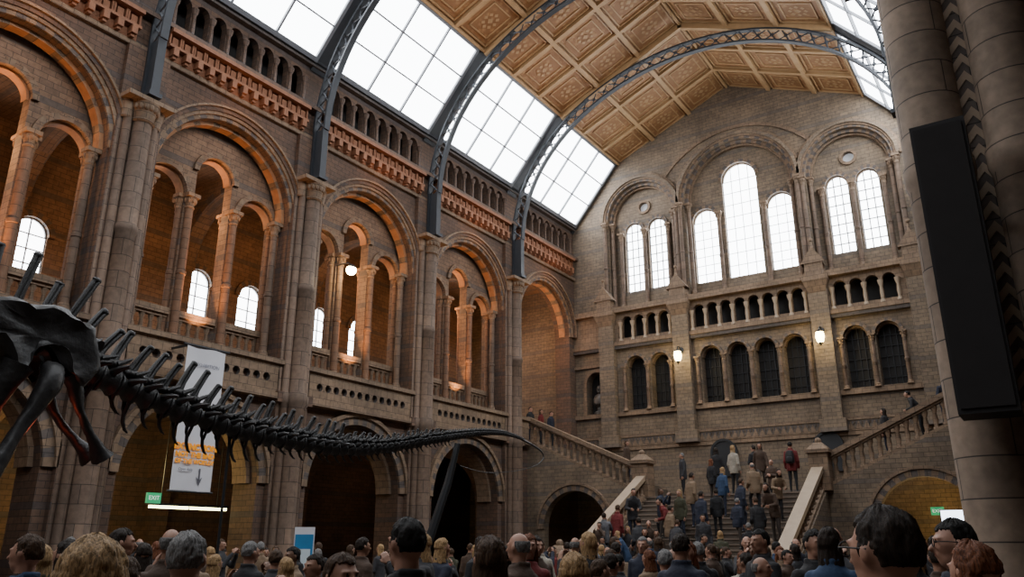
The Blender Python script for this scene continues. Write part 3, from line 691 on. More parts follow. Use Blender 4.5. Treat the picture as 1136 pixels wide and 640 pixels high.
def vert_mesh(spine,trans,lean,k=1.):
    m=MB()
    R=[(-.46,.36),(-.42,.50),(-.34,.53),(-.12,.38),(.12,.38),(.34,.53),(.42,.50),(.46,.36)]; n=14
    for (y0,r0),(y1,r1) in zip(R[:-1],R[1:]):
        for q in range(n):
            a=2*pi*q/n;b=2*pi*(q+1)/n
            m.face([(r0*cos(a),y0,r0*sin(a)),(r0*cos(b),y0,r0*sin(b)),(r1*cos(b),y1,r1*sin(b)),(r1*cos(a),y1,r1*sin(a))])
    for y,r in(R[0],R[-1]): m.face([(r*cos(2*pi*q/n),y,r*sin(2*pi*q/n)) for q in range(n)])
    m.tube([(0,-.42,.52),(0,-.1,.60),(0,.3,.62),(0,.5,.58)],[.12,.20,.20,.10],9)
    H=.62
    pts=[(0,.0,H-.1),(0,lean*.3,H+spine*.35),(0,lean*.7,H+spine*.75),(0,lean,H+spine)]
    for y in(-.10,.10):
        m.tube([(p[0],p[1]+y,p[2]) for p in pts],[.15*k,.10*k,.10*k,.08*k],8)
    m.ell((0,lean,H+spine*.97),(.11*k,.20*k,.10*k),10,6)
    for s_ in(-1,1):
        m.tube([(s_*.16,.2,.60),(s_*.2,.62,.86),(s_*.2,.8,1.0)],[.10,.07,.04],7)
        m.tube([(s_*.16,-.25,.56),(s_*.18,-.55,.66)],[.10,.06],7)
        m.tube([(s_*.3,0,.22),(s_*(.42+trans*.5),.06,.28),(s_*(.42+trans),.15,.30)],[.17,.11,.07],7)
    return rough(m.mesh('vertebra',[M_bone],True),.05,2.6)
def chev_mesh():
    m=MB()
    for s_ in(-1,1): m.tube([(s_*.22,.42,-.4),(s_*.14,.46,-.75),(0,.52,-.95)],[.10,.08,.08],7)
    m.tube([(0,.46,-.88),(0,.6,-1.25),(0,.85,-1.5),(0,1.05,-1.6)],[.10,.09,.07,.03],7)
    return rough(m.mesh('chevron',[M_bone],True),.04,3)
vA=vert_mesh(1.4,.8,.5); vB=vert_mesh(1.05,.6,.5); vC=vert_mesh(.6,.3,.4,.9); vD=vert_mesh(.12,.05,.2,.7); vT=vert_mesh(1.9,.9,.1,1.1); vS=vert_mesh(2.7,.5,.2,1.2); ch=chev_mesh()
dino=O('dinosaur_skeleton',None,label='black cast skeleton of a long-tailed sauropod dinosaur',cat='skeleton',loc=(DX,4.6,0))
def dpart(name,me,loc,rx=0,scale=1,ry=0):
    o=O(name,me,parent=dino,loc=(loc[0]-DX,loc[1]-4.6,loc[2]),scale=scale); o.rotation_euler=(rx,ry,0); return o
s=0.; rd=random.Random(5); nv=0
while s<arc[-1]:
    (y,z),ang=at(s)
    if y<4.9: size=.31; me_v=vT if y<3.6 else vS
    else:
        t=(y-4.9)/10.4; size=.335*(1-t)**.8+.04
        me_v=vA if t<.2 else vB if t<.45 else vC if t<.72 else vD
    step=size*.72 if y>4.9 else .27
    jz=rd.uniform(.85,1.12)
    dpart('vertebra',me_v,(DX,y,z),ang+rd.uniform(-.09,.09),(size*.95,size*.80,size*.95*(jz if y<12.5 else 1)),rd.uniform(-.09,.09)); nv+=1
    if 5.1<y<12.5: dpart('chevron',ch,(DX,y,z),ang+rd.uniform(-.14,.14),(size*.85,size*.8,size*(.85 if y<8 else .6)*rd.uniform(.75,1.1)))
    s+=step
wp=[(DX,15.2,3.93),(DX+.02,15.55,3.86),(DX+.1,15.85,3.72),(DX+.12,15.9,3.55),(DX+.1,15.5,3.35),(DX,14.8,3.2),(DX-.1,13.9,3.12),(DX-.15,13.1,3.2)]
wq=cr(wp,6); m=MB(); m.tube([(p[0]-DX,p[1]-4.6,p[2]) for p in wq],[.028-.021*min(1,i/len(wq)*1.6) for i in range(len(wq))],6); O('tail_whip',m.mesh('tail_whip',[M_bone],True),parent=dino)
def blade(prof,th,x,name):
    m=MB(); n=len(prof); cx=sum(p[0] for p in prof)/n; cz=sum(p[1] for p in prof)/n+.02
    fr=[0,.25,.5,.70,.84,.94,1.0]; tk=[.42,.45,.6,.85,1.0,.75,.0]
    L_=lambda p,f:(cx+(p[0]-cx)*f,cz+(p[1]-cz)*f)
    for sgn in(-1,1):
        for i in range(n):
            a=prof[i];b=prof[(i+1)%n]
            for j in range(6):
                f0,f1=fr[j],fr[j+1]; t0,t1=tk[j],tk[j+1]
                A0=L_(a,f0);A1=L_(a,f1);B0=L_(b,f0);B1=L_(b,f1)
                q=[(x+sgn*th*t0,*A0),(x+sgn*th*t1,*A1),(x+sgn*th*t1,*B1),(x+sgn*th*t0,*B0)]
                if j==0: q=q[:3]
                m.face(q)
    return rough(m.mesh(name,[M_bone],True),.045,4.5)
il=[(5.16,3.70),(5.08,3.90),(4.98,4.16),(4.74,4.24),(4.55,4.36),(4.2,4.30),(4.0,4.36),(3.6,4.22),(3.35,3.98),(3.5,3.85),(3.9,3.86),(4.08,3.55),(4.24,3.50),(4.34,3.80),(4.55,3.88),(4.74,3.80),(4.85,3.48),(5.0,3.46)]
il=[(a-4.6,b) for a,b in cr(il+[il[0]],3)[:-1]]
for x in(-.36,.36): O('ilium',blade(il,.13,x,'ilium'),parent=dino)
def bone(pts,rad,name,amp=.018): 
    m=MB(); m.tube(cr([tuple(p) for p in pts],7),[r[0] for r in cr([(r,) for r in rad],7)],14); return rough(m.mesh(name,[M_bone],True),amp,7)
for k in range(5):
    y=-.75+.3*k
    for s_ in(-1,1): O('sacral_rib',bone([(s_*.08,y,4.05),(s_*.22,y+.02,4.08),(s_*.36,y+.04,4.0)],[.07,.045,.07],'sacral_rib'),parent=dino)
for x in(-.36,.36):
    O('ischium',bone([(x,.22,3.6),(x*.8,.42,3.2),(x*.5,.68,2.9),(x*.35,.88,2.68)],[.12,.055,.06,.13],'ischium'),parent=dino)
    O('pubis',bone([(x,-.4,3.6),(x*.8,-.55,3.1),(x*.4,-.5,2.7)],[.18,.10,.16],'pubis'),parent=dino)
def leg(x,y,zt,knee,ank,sc=1):
    O('femur',bone([(x*.8,y,zt+.0),(x,y-.02,zt-.2),(x,(y+knee[0])/2,(zt+knee[1])/2),(x,knee[0],knee[1]+.12),(x,knee[0],knee[1])],[.12,.14,.075,.12,.14],'femur'),parent=dino)
    for q,r in((-.07,.1),(.08,.06)):
        O('shin_bone',bone([(x+q,knee[0],knee[1]-.05),(x+q,(knee[0]+ank[0])/2,(knee[1]+ank[1])/2),(x+q,ank[0],ank[1])],[r*1.2,r*.7,r*1.1],'shin'),parent=dino)
    m=MB()
    for k in range(5):
        a=(k-2)*.3; m.tube([(x+.06*(k-2),ank[0],ank[1]),(x+.1*(k-2)+sin(a)*.05,ank[0]-.15,ank[1]-.12),(x+.13*(k-2),ank[0]-.35,.37)],[.07,.06,.035],7)
    O('foot',m.mesh('foot',[M_bone],True),parent=dino)
leg(.48,-.05,3.62,(-.55,2.15),(-.3,.6)); leg(-.48,-.25,3.62,(-.15,2.15),(.15,.6))
leg(.6,-5.2,3.3,(-5.0,1.9),(-5.3,.6)); leg(-.6,-5.2,3.3,(-5.5,1.9),(-5.3,.6))
for k in range(9):
    y=-1.5-.42*k; 
    for s_ in(-1,1):
        w=.75+.12*sin(k*.4); O('rib',bone([(s_*.12,y,4.15),(s_*w*.8,y-.05,4.05),(s_*w,y-.1,3.4),(s_*w*.8,y,2.75),(s_*w*.4,y+.1,2.4)],[.05,.055,.045,.04,.03],'rib',.004),parent=dino)
m=MB(); m.tube([(DX+.25,12.5,3.55),(DX+.15,12.35,2.8),(DX-.05,12.0,1.6),(DX-.1,11.8,.3)],[.06,.08,.09,.1],8); m.lathe(DX-.1,11.8,[(.3,.27),(.3,.33),(.1,.36)],12)
O('tail_support',m.mesh('tail_support',[M_irond],True),label='dark curved steel prop holding up the skeleton tail',cat='support')
for yy,zz,r_ in((7.4,3.1,.02),(3.9,3.7,.05)):
    m=MB(); m.tube([(DX,yy,zz),(DX,yy,.3)],[r_,r_],8)
    O('skeleton_support',m.mesh('skeleton_support',[M_irond],True),label='slim steel rod holding up the skeleton',cat='support',group='skeleton supports')
mb=MB(); mb.box(-1.4,1.4,-2.5,13.4,0,.26); b2=MB(); b2.box(-1.46,1.46,-2.56,13.46,.26,.31)
thing('plinth',[('base',mb.mesh('base',[M_irond])),('top',b2.mesh('top',[M_step]))],'long low plinth under the dinosaur skeleton','plinth',(DX,0,0))
l=plight((DX+.1,4.75,2.9),4,(1,.12,.05),.08,'red_exhibit_light')
# ------------------------------------------------------------------ people
def remesh(mb,vox,sm=2):
    me=bpy.data.meshes.new('t'); me.from_pydata(mb.v,[],mb.f)
    bm=bmesh.new(); bm.from_mesh(me); bmesh.ops.remove_doubles(bm,verts=bm.verts,dist=1e-5); bmesh.ops.recalc_face_normals(bm,faces=bm.faces); bm.to_mesh(me); bm.free()
    o=bpy.data.objects.new('t',me); COL.objects.link(o)
    r=o.modifiers.new('r','REMESH'); r.mode='VOXEL'; r.voxel_size=vox
    s_=o.modifiers.new('s','SMOOTH'); s_.factor=.5; s_.iterations=sm
    bpy.context.view_layer.update()
    out=bpy.data.meshes.new_from_object(o.evaluated_get(bpy.context.evaluated_depsgraph_get())); bpy.data.objects.remove(o)
    for p in out.polygons: p.use_smooth=True
    return out
def caps(mb,p0,p1,r0,r1,n=12):
    p0=Vector(p0);p1=Vector(p1); t=(p1-p0); L_=t.length; t.normalize()
    a=t.cross(Vector((0,0,1))); 
    if a.length<.1: a=t.cross(Vector((0,1,0)))
    a.normalize(); b=t.cross(a); rings=[]
    for ph in(-80,-50,-20): ph=radians(ph); rings.append((p0+t*r0*sin(ph),r0*cos(ph)))
    for ph in(20,50,80): ph=radians(ph); rings.append((p1+t*r1*sin(ph),r1*cos(ph)))
    R=[[tuple(c+a*r*cos(2*pi*k/n)+b*r*sin(2*pi*k/n)) for k in range(n)] for c,r in rings]
    for A,B in zip(R[:-1],R[1:]):
        for k in range(n): mb.face([A[k],A[(k+1)%n],B[(k+1)%n],B[k]])
    mb.face(R[0][::-1]); mb.face(R[-1])
def loft(mb,secs,n=20):
    R=[[(cx+rx*cos(2*pi*k/n),cy+ry*sin(2*pi*k/n),cz) for k in range(n)] for cx,cy,cz,rx,ry in secs]
    for A,B in zip(R[:-1],R[1:]):
        for k in range(n): mb.face([A[k],A[(k+1)%n],B[(k+1)%n],B[k]])
    mb.face(R[0][::-1]); mb.face(R[-1])
TORSO=[(-.1,.13,.1),(-.02,.163,.118),(.1,.148,.108),(.22,.148,.11),(.34,.17,.118),(.43,.172,.105),(.48,.145,.09),(.53,.085,.07),(.58,.058,.06),(.67,.054,.058)]
def build(pose,female=False):
    pz=pose.get('pz',.95); lean=pose.get('lean',0.); 
    Y=lambda dz:lean*max(0,dz)/.6
    b=MB(); tags=[]
    def C(p0,p1,r0,r1,tag): caps(b,p0,p1,r0,r1); tags.append((p0,p1,(r0+r1)/2,tag))
    shw=.9 if female else 1
    loft(b,[(0,Y(d),pz+d,rx*(shw if d>.2 else 1),ry) for d,rx,ry in TORSO]); tags.append(((0,0,pz-.02),(0,0,pz+.02),.16,1)); tags.append(((0,Y(.2),pz+.16),(0,Y(.45),pz+.45),.15,1)); tags.append(((0,Y(.58),pz+.6),(0,Y(.7),pz+.7),.06,0))
    h=(0,Y(.7)+.012,pz+.70)
    b.ell((h[0],h[1]-.008,h[2]+.012),(.074,.094,.104),20,14); b.ell((h[0],h[1]+.03,h[2]-.06),(.056,.058,.058),14,9); b.ell((h[0],h[1]+.045,h[2]-.005),(.062,.052,.07),14,9)
    caps(b,(h[0],h[1]+.088,h[2]+.012),(h[0],h[1]+.112,h[2]-.022),.009,.015,8)
    for s_ in(-1,1):
        b.ell((h[0]+s_*.078,h[1]-.008,h[2]-.002),(.012,.02,.031),8,6)
        tags.append(((s_*.03,h[1]+.09,h[2]+.012),(s_*.031,h[1]+.095,h[2]+.012),.006,3))
        caps(b,(h[0]+s_*.016,h[1]+.09,h[2]+.03),(h[0]+s_*.048,h[1]+.08,h[2]+.03),.008,.007,6)
    caps(b,(h[0]-.02,h[1]+.088,h[2]-.05),(h[0]+.02,h[1]+.088,h[2]-.05),.009,.009,6); tags.append(((-.018,h[1]+.098,h[2]-.05),(.018,h[1]+.098,h[2]-.05),.004,4))
    tags.append(((0,h[1],h[2]-.04),(0,h[1],h[2]+.05),.09,0)); tags.append(((0,h[1]+.1,h[2]+.01),(0,h[1]+.112,h[2]-.022),.015,0))
    arms=[]
    for s_,nm in((-1,'L'),(1,'R')):
        sh=(s_*.165*shw,Y(.43),pz+.435); el=pose['el'+nm]; wr=pose['wr'+nm]
        el=(s_*el[0],el[1]+Y(.2),pz+el[2]); wr=(s_*wr[0],wr[1]+Y(.1),pz+wr[2])
        C(sh,el,.054,.043,1); C(el,wr,.042,.028,1); arms.append((sh,el,wr))
        d=(Vector(wr)-Vector(el)).normalized(); W=Vector(wr); side=d.cross(Vector((s_,0,0)))
        if side.length<.2: side=d.cross(Vector((0,0,1)))
        side.normalize(); nrm=d.cross(side).normalized()
        if nrm.x*s_>0: nrm=-nrm
        for q in(-.022,0,.022): C(tuple(W+d*.015+side*q*.6),tuple(W+d*.085+side*q*1.2),.017,.015,0)
        for i,ln in enumerate((.034,.04,.038,.03)):
            r0=W+d*.09+side*(i-1.5)*.0215; r1=r0+d*ln*.9+nrm*.006; r2=r1+(d*.7+nrm*.7)*ln*.8
            C(tuple(r0),tuple(r1),.0088,.0082,0); C(tuple(r1),tuple(r2),.0082,.0072,0)
        t0=W+d*.03-side*.026; t1=t0+(d*.7-side*.7)*.045; t2=t1+d*.03+nrm*.008
        C(tuple(t0),tuple(t1),.012,.010,0); C(tuple(t1),tuple(t2),.010,.009,0)
        kn=pose['kn'+nm]; an=pose['an'+nm]; hp=(s_*.085,0,pz-.05); kn=(s_*kn[0],kn[1],pz+kn[2]); an=(s_*an[0],an[1],pz+an[2])
        C(hp,kn,.088,.06,1); C(kn,an,.058,.038,1)
        C((an[0],an[1]-.045,an[2]-.04),(an[0]+s_*.02,an[1]+.15,an[2]-.055),.042,.032,2)
    body=remesh(b,.0095,2)
    for m_ in('skin','trousers','shoes','eyes','lips'): body.materials.append(None)
    nf=len(body.polygons); c=np.zeros(nf*3); body.polygons.foreach_get('center',c); c=c.reshape(-1,3)
    best=np.full(nf,1e9); mi=np.zeros(nf,dtype=np.int32)
    for p0,p1,r,tag in tags:
        p0=np.array(p0);p1=np.array(p1); dv=p1-p0; L2=max(1e-9,dv@dv); t=np.clip(((c-p0)@dv)/L2,0,1); dd=np.linalg.norm(c-(p0+t[:,None]*dv),axis=1)-r
        k=dd<best; best[k]=dd[k]; mi[k]=tag
    body.polygons.foreach_set('material_index',mi); 
    k=MB(); g=.022
    hem=pose.get('hem',-.2)
    T2=[(hem,.165,.14),(-.06,.185,.148)]+[(d,rx+g+.004,ry+g+.008) for d,rx,ry in TORSO[2:7]]+[(.54,.1,.092),(.575,.085,.085)]
    loft(k,[(0,Y(d),pz+d,rx*(shw if d>.2 else 1),ry) for d,rx,ry in T2])
    for sh,el,wr in arms:
        caps(k,sh,el,.054+g,.043+g); w2=tuple(Vector(el)+(Vector(wr)-Vector(el))*.93); caps(k,el,w2,.043+g,.032+g*.7)
    for j in range(10):
        a=2*pi*j/10; a2=2*pi*(j+1)/10; caps(k,(.075*cos(a),Y(.55)+.075*sin(a),pz+.565+(.012 if sin(a)<0 else -.01)),(.075*cos(a2),Y(.55)+.075*sin(a2),pz+.565+(.012 if sin(a2)<0 else -.01)),.022,.022,8)
    coat=remesh(k,.014,2)
    for v in coat.vertices:
        v.co+=Vector(noise.noise_vector(v.co*Vector((9,9,14))))*.007
    coat.materials.append(None)
    return body,coat,Vector(h)
SD=dict(elL=(.215,-.03,.14),elR=(.215,-.03,.14),wrL=(.215,.05,-.09),wrR=(.215,.05,-.09),knL=(.095,.02,-.46),knR=(.095,.02,-.46),anL=(.105,-.02,-.87),anR=(.105,-.02,-.87))
POSES={
 'standing':dict(SD),
 'walking':dict(SD,elL=(.21,.08,.15),wrL=(.2,.2,-.03),elR=(.21,-.12,.16),wrR=(.21,-.12,-.08),knL=(.09,-.02,-.46),anL=(.095,-.22,-.83),knR=(.09,.2,-.42),anR=(.095,.2,-.84),lean=.03),
 'climbing':dict(SD,lean=.09,knL=(.095,.26,-.33),anL=(.1,.22,-.70),knR=(.095,.0,-.46),anR=(.1,-.03,-.87),wrL=(.2,.16,.0),wrR=(.22,.06,-.08)),
 'taking photograph':dict(SD,elL=(.2,.2,.27),wrL=(.09,.34,.52),elR=(.2,.2,.27),wrR=(.09,.34,.52)),
 'sitting':dict(SD,pz=.12,knL=(.12,.42,.05),anL=(.12,.44,-.36),knR=(.12,.42,.05),anR=(.12,.40,-.36),elL=(.22,.1,.16),wrL=(.13,.33,.1),elR=(.22,.1,.16),wrR=(.13,.33,.1),lean=.1,hem=-.08),
 'arms folded':dict(SD,elL=(.23,.03,.17),wrL=(.04,.19,.22),elR=(.23,.03,.17),wrR=(.05,.2,.18)),
 'leaning forward':dict(SD,lean=.28,elL=(.24,.12,.18),wrL=(.14,.36,.14),elR=(.24,.12,.18),wrR=(.14,.36,.14)),
}
BUILT={}
for nm,p in POSES.items():
    BUILT[(nm,False)]=build(p,False)
for nm in('standing','walking','climbing'): BUILT[(nm,True)]=build(POSES[nm],True)
def hair_mesh(kind,seed=0):
    m=MB(); n=96; mm=64
    def P(i,j):
        th=pi*i/mm; ph=2*pi*j/n; x=sin(th)*cos(ph); y=sin(th)*sin(ph); z=cos(th)
        rx,ry,rz=.081,.101,.108
        px,py,pz_=x*rx,y*ry-.010,z*rz+.017
        hl=.46 if kind!='bald' else .1
        hl+=.12*noise.noise(Vector((x*5,y*5,seed)))
        face=(y>.22+.25*max(0,z) and z<hl+.12*abs(x))
        low=z<-.25-(.25 if y<-.3 else 0)+.06*noise.noise(Vector((ph*3,seed,1)))
        if kind=='bald': face=face or z>.35 or (z>-.1 and y>-.1)
        if kind in('long','bob'):
            if face: px*=.75;py*=.7;pz_*=.8
            elif z<.15 and y<=.3:
                k=min(1,(.15-z)/1.0); drop=.24 if kind=='long' else .09
                px=x*rx/max(sin(th),.45)*(1.03+.25*k) if z<0 else px*1.04
                py=(y*ry/max(sin(th),.45))*.85-.03*k if z<0 else py
                pz_-=k*drop*(1+.15*noise.noise(Vector((ph*4,seed,3))))
                if z<-.92: px*=.6;py*=.7
        else:
            if face or low: px*=.72;py*=.72;pz_*=.8
        if not (face or (low and kind in('short','bald'))):
            w1=noise.noise(Vector((x*3,y*3,z*3+seed)))*1.4
            st=noise.noise(Vector((cos(ph+w1*.15)*7,sin(ph+w1*.15)*7,z*1.4+seed)))*.006+noise.noise(Vector((cos(ph+w1*.2)*19,sin(ph+w1*.2)*19,z*3+seed)))*.005+noise.noise(Vector((x*2.5,y*2.5,z*2.5+seed)))*.007+noise.noise(Vector((cos(ph)*38,sin(ph)*38,z*7+seed)))*.003
            px+=x*st;py+=y*st;pz_+=z*st
        return (px,py,pz_)
    for i in range(mm):
        for j in range(n):
            q=[P(i,j),P(i+1,j),P(i+1,(j+1)%n),P(i,(j+1)%n)]
            if i==0:q=q[:3]
            elif i==mm-1:q=[q[0],q[1],q[3]]
            m.face(q)
    me=m.mesh('hair_'+kind,[],False); me.materials.append(None)
    for p in me.polygons:p.use_smooth=True
    return me
HAIR={k:[hair_mesh(k,sd) for sd in((1.3,4.7) if k!='bald' else (2.2,))] for k in('short','long','bob','bald')}
def pal(prefix,d,rough,**k): return {n:mat(prefix+n,c,rough,**k) for n,c in d.items()}
COAT=pal('coat_',{'black':(.010,.010,.012),'navy':(.012,.016,.032),'dark grey':(.028,.028,.032),'brown':(.055,.032,.02),'tan':(.17,.115,.07),'dark red':(.12,.012,.012),'olive':(.04,.04,.02),'blue':(.02,.045,.10),'grey':(.10,.10,.11),'cream':(.30,.27,.22),'purple':(.05,.025,.06)},.85,var=.3,scale=9,bump=.3,bscale=30)
def hairmat(n,c):
    m,nt,b=nodes('hair_'+n); N=nt.nodes.new; L=nt.links.new
    tc=N('ShaderNodeTexCoord'); mp=N('ShaderNodeMapping'); mp.inputs['Scale'].default_value=(190,190,20); L(tc.outputs['Object'],mp.inputs[0])
    nz=N('ShaderNodeTexNoise'); nz.inputs['Scale'].default_value=1; nz.inputs['Detail'].default_value=4; nz.inputs['Distortion'].default_value=.8; L(mp.outputs[0],nz.inputs['Vector'])
    cr_=N('ShaderNodeValToRGB'); cr_.color_ramp.elements[0].position=.35; cr_.color_ramp.elements[1].position=.68
    cr_.color_ramp.elements[0].color=[q*.4 for q in c]+[1]; cr_.color_ramp.elements[1].color=[min(1,q*1.6) for q in c]+[1]
    L(nz.outputs['Fac'],cr_.inputs[0]); L(cr_.outputs[0],b.inputs['Base Color']); b.inputs['Roughness'].default_value=.68
    b.inputs['Specular IOR Level'].default_value=.25
    bp=N('ShaderNodeBump'); bp.inputs['Strength'].default_value=.7; bp.inputs['Distance'].default_value=.004; L(nz.outputs['Fac'],bp.inputs['Height']); L(bp.outputs[0],b.inputs['Normal'])
    return m
HC={n:hairmat(n,c) for n,c in {'black':(.007,.006,.005),'dark brown':(.018,.011,.007),'brown':(.05,.027,.014),'blonde':(.30,.19,.09),'grey':(.15,.145,.14),'reddish':(.12,.04,.016)}.items()}
SK=[mat('skin_%d'%i,c,.55,var=.08,scale=8) for i,c in enumerate(((.36,.195,.135),(.30,.16,.105),(.17,.09,.055)))]
TR=[mat('trousers_%d'%i,c,.85,var=.2) for i,c in enumerate(((.012,.016,.032),(.010,.010,.012),(.04,.03,.024)))]
SHOE=mat('shoe_leather',(.02,.014,.01),.5); EYE=mat('eye_dark',(.02,.015,.012),.2); LIP=mat('lips',(.26,.10,.075),.5)
def setm(o,mats):
    for sl,m in zip(o.material_slots,mats): sl.link='OBJECT'; sl.material=m
gm=MB()
for s_ in(-1,1):
    n=14
    c=[(s_*.033+.026*cos(2*pi*k/n),.104,.010+.02*sin(2*pi*k/n)) for k in range(n+1)]; gm.tube(c,.0026,5)
    gm.tube([(s_*.06,.102,.014),(s_*.083,.05,.014),(s_*.084,-.02,.01)],.0026,5)
gm.tube([(-.008,.108,.012),(.008,.108,.012)],.0026,5)
GLS=gm.mesh('glasses',[M_black],True)
def person(x,y,z,head,pose='standing',coat='black',hk='short',hc='dark brown',h=1.7,extra='',fem=None,glasses=False,group=None,sk=None):
    fem=hk in('long','bob') if fem is None else fem
    key=(pose,fem) if (pose,fem) in BUILT else (pose,False)
    body,ct,hp=BUILT[key]; sc=h/1.775
    o=O('person',body,label='person in %s coat with %s%s hair, %s%s'%(coat,'long ' if hk=='long' else '',hc if hk!='bald' else 'receding '+hc,pose,extra),cat='person',loc=(x,y,z),rz=radians(head),scale=sc,group=group)
    setm(o,[sk or random.choice(SK[:2] if random.random()<.85 else SK),random.choice(TR),SHOE,EYE,LIP])
    c=O('coat',ct,parent=o); setm(c,[COAT[coat]])
    hh=O('hair',random.choice(HAIR[hk]),parent=o,loc=hp); setm(hh,[HC[hc]])
    if glasses: O('glasses',GLS,parent=o,loc=hp)
    return o
CKW=['black']*9+['navy']*3+['dark grey']*6+['brown']*4+['tan','dark red','olive','olive','grey','cream','tan','blue']
HKW=[('short','dark brown'),('short','black'),('short','brown'),('short','grey'),('long','brown'),('long','dark brown'),('long','blonde'),('bob','blonde'),('bob','reddish'),('bob','dark brown'),('short','dark brown'),('short','black'),('bald','grey'),('short','brown')]
person(-.405,2.4,0,56,'standing','black','short','dark brown',1.755,glasses=True,extra=', wearing glasses')
person(-1.88,1.07,0,66,'standing','dark red','bob','blonde',1.675)
person(-3.15,2.2,0,40,'standing','dark grey','short','grey',1.71)
person(-2.62,3.02,0,75,'standing','black','short','black',1.78)
person(-2.42,3.42,0,40,'standing','tan','long','brown',1.70)
person(-2.1,3.7,0,35,'standing','brown','bob','blonde',1.62)
person(-2.85,2.82,0,-100,'standing','olive','long','brown',1.62)
person(-.31,3.6,0,50,'standing','dark grey','bob','reddish',1.67)
person(-.47,4.7,0,110,'standing','navy','short','black',1.78,glasses=True,extra=', wearing glasses')
person(-.85,5.6,0,30,'walking','black','short','black',1.78)
person(-5.4,2.65,0,120,'standing','blue','short','brown',1.72)
person(-4.0,2.45,0,40,'standing','dark red','long','brown',1.60)
placed=[(-.37,2.2),(-.47,4.7),(-.85,5.6),(-.4,9),(0,9.5),(-.9,9.9)]
rr=random.Random(21)
cnt=0; tries=0
while cnt<150 and tries<12000:
    tries+=1
    az=radians(rr.uniform(3.0,64)); d=sqrt(rr.uniform(8**2,23**2)) if rr.random()<.65 else rr.uniform(6.8,14)
    x=-d*sin(az); y=d*cos(az)
    if x<-17.3 or y>21.6 or x>-.75: continue
    if -11.9<x<-7.9 and y<14.2: continue
    if abs(x+14.4)<.6 and abs(y-13.05)<.6: continue
    if any((x-a)**2+(y-b)**2<.55**2 for a,b in placed): continue
    placed.append((x,y)); hk,hc=rr.choice(HKW)
    away=math.degrees(az)
    hd=away+rr.uniform(-60,60) if rr.random()<.6 else rr.uniform(0,360)
    person(x,y,0,hd,rr.choice(['standing','standing','walking','arms folded','taking photograph']),rr.choice(CKW),hk,hc,rr.uniform(1.53,1.83),group='visitors on the hall floor')
    cnt+=1
def stepz(y): 
    i=int((y-(YS-6.1))//.305); return .17*max(0,min(20,i+1)),YS-6.1+.305*i+.15
ps=[]
cnt=0;tries=0
while cnt<42 and tries<4000:
    tries+=1
    if rr.random()<.70: x=XC+rr.uniform(-2.8,-.5); y=rr.uniform(YS-6,YS-2.2)
    else: x=XC+rr.uniform(-.4,2.8); y=rr.uniform(YS-6,YS-.6)
    z,yy=stepz(y); yy+=rr.uniform(-.05,.05)
    if any((x-a)**2+((yy-b)*1.3)**2<(.43 if x<XC-.5 else .75)**2 for a,b in ps): continue
    ps.append((x,yy)); hk,hc=rr.choice(HKW)
    pose=rr.choice(['climbing','climbing','standing','arms folded','leaning forward','taking photograph']); hd=rr.uniform(-50,50) if pose=='climbing' or rr.random()<.35 else 180+rr.uniform(-80,80)
    if x<XC-.9 and rr.random()<.6: pose='sitting'; hd=180+rr.uniform(-25,25)
    person(x,yy,z,hd,pose,rr.choice(CKW),hk,hc,rr.uniform(1.52,1.84),group='visitors on the staircase')
    cnt+=1
for x,y,hd,pose,c,hk,hc in((-9.75,29.2,-20,'standing','cream','long','blonde'),(-9.1,29.6,60,'arms folded','black','short','dark brown'),(-8.7,29.0,200,'walking','brown','bob','dark brown'),(-7.7,29.3,5,'standing','dark red','short','black'),(-10.5,29.5,30,'standing','black','long','dark brown'),(-12.3,30.6,120,'standing','dark grey','short','grey')):
    person(x,y,ZL,hd,pose,c,hk,hc,1.78,group='visitors on the landing')
for x,y,hd,c,hk,hc in((-18.9,29.7,-100,'black','short','black'),(-18.85,30.5,-80,'dark red','long','brown'),(-18.8,31.3,-95,'navy','short','dark brown')):
    person(x,y,5.82,hd,'standing',c,hk,hc,1.7,group='visitors on the gallery')
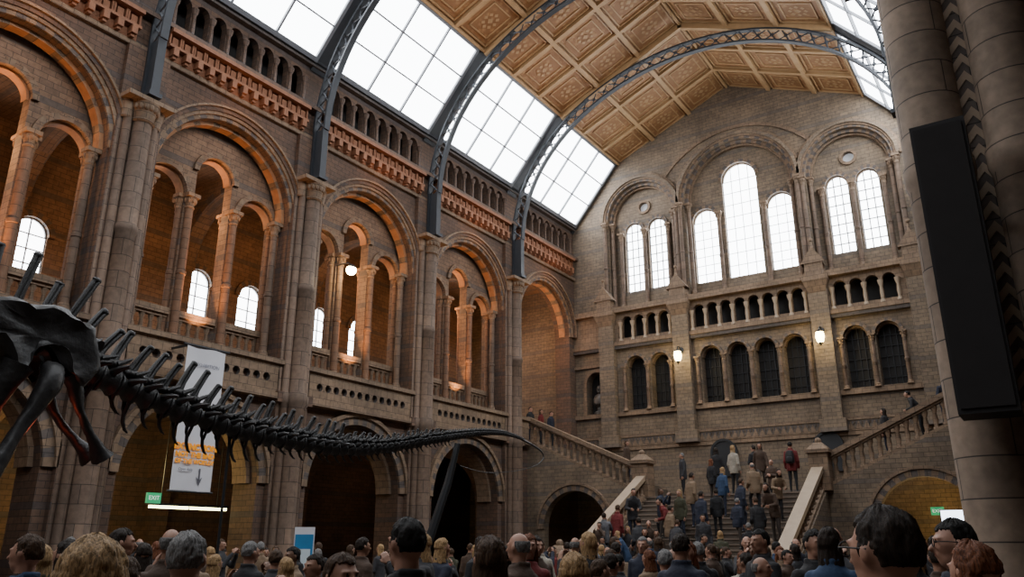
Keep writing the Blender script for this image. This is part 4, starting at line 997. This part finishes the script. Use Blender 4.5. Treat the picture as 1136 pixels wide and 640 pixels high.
def flz(x):
    i=int((abs(x-XC)-CW)//.377); return ZL+.1714*(i+1), XC+(1 if x>XC else -1)*(CW+.377*(i+.5))
for x,y,hd,pose,c,hk,hc in((-3.4,29.6,90,'leaning forward','black','short','black'),(-2.6,29.7,200,'leaning forward','navy','short','brown'),(-4.6,29.6,80,'standing','black','long','dark brown'),(-14.6,30.2,-90,'standing','brown','long','brown')):
    z,xx=flz(x); person(xx,y,z,hd,pose,c,hk,hc,1.7,group='visitors on the side flights')
for m,du,c in((mids[4],-.2,'cream'),(mids[5],1.4,'black')):
    person(XL-1.25,m+du,5.82,-90,'standing',c,'short','dark brown',1.72,group='visitors on the gallery')
def backpack_parts():
    a=MB(); 
    loft(a,[(0,0,0,.13,.07),(0,0,.05,.16,.1),(0,0,.3,.15,.1),(0,.01,.42,.11,.07),(0,.02,.45,.05,.03)],16)
    p=MB(); loft(p,[(0,-.09,.05,.09,.03),(0,-.1,.1,.11,.045),(0,-.1,.2,.1,.04),(0,-.09,.22,.08,.02)],12)
    r=[('bag_body',a.mesh('bag',[M_black],True)),('pocket',p.mesh('pocket',[COAT['dark grey']],True))]
    for q in(-.09,.09):
        s_=MB(); s_.tube([(q,.08,.05),(q*1.15,.16,.1),(q*1.2,.3,.3),(q*1.1,.26,.44),(q,.07,.42)],.014,6); r.append(('strap',s_.mesh('strap',[M_black],True)))
    return r
bp=backpack_parts()
thing('backpack',bp,'black backpack worn by the visitor in dark red','backpack',(-7.7+.02,29.3-.24,ZL+1.0),rz=radians(5))
# ------------------------------------------------------------------ world, camera
w=bpy.data.worlds.new('World'); S.world=w; w.use_nodes=True
w.node_tree.nodes['Background'].inputs[0].default_value=(.75,.85,1,1); w.node_tree.nodes['Background'].inputs[1].default_value=.15
cd=bpy.data.cameras.new('Camera'); cam=bpy.data.objects.new('Camera',cd); COL.objects.link(cam); S.camera=cam
cam.location=(0,0,1.65); cam.rotation_euler=(radians(90+17.95),0,radians(33.8)); cd.sensor_width=36; cd.lens=880/1136*36; cd.clip_start=.05; cd.clip_end=200
print('objects',len(bpy.data.objects),nv)
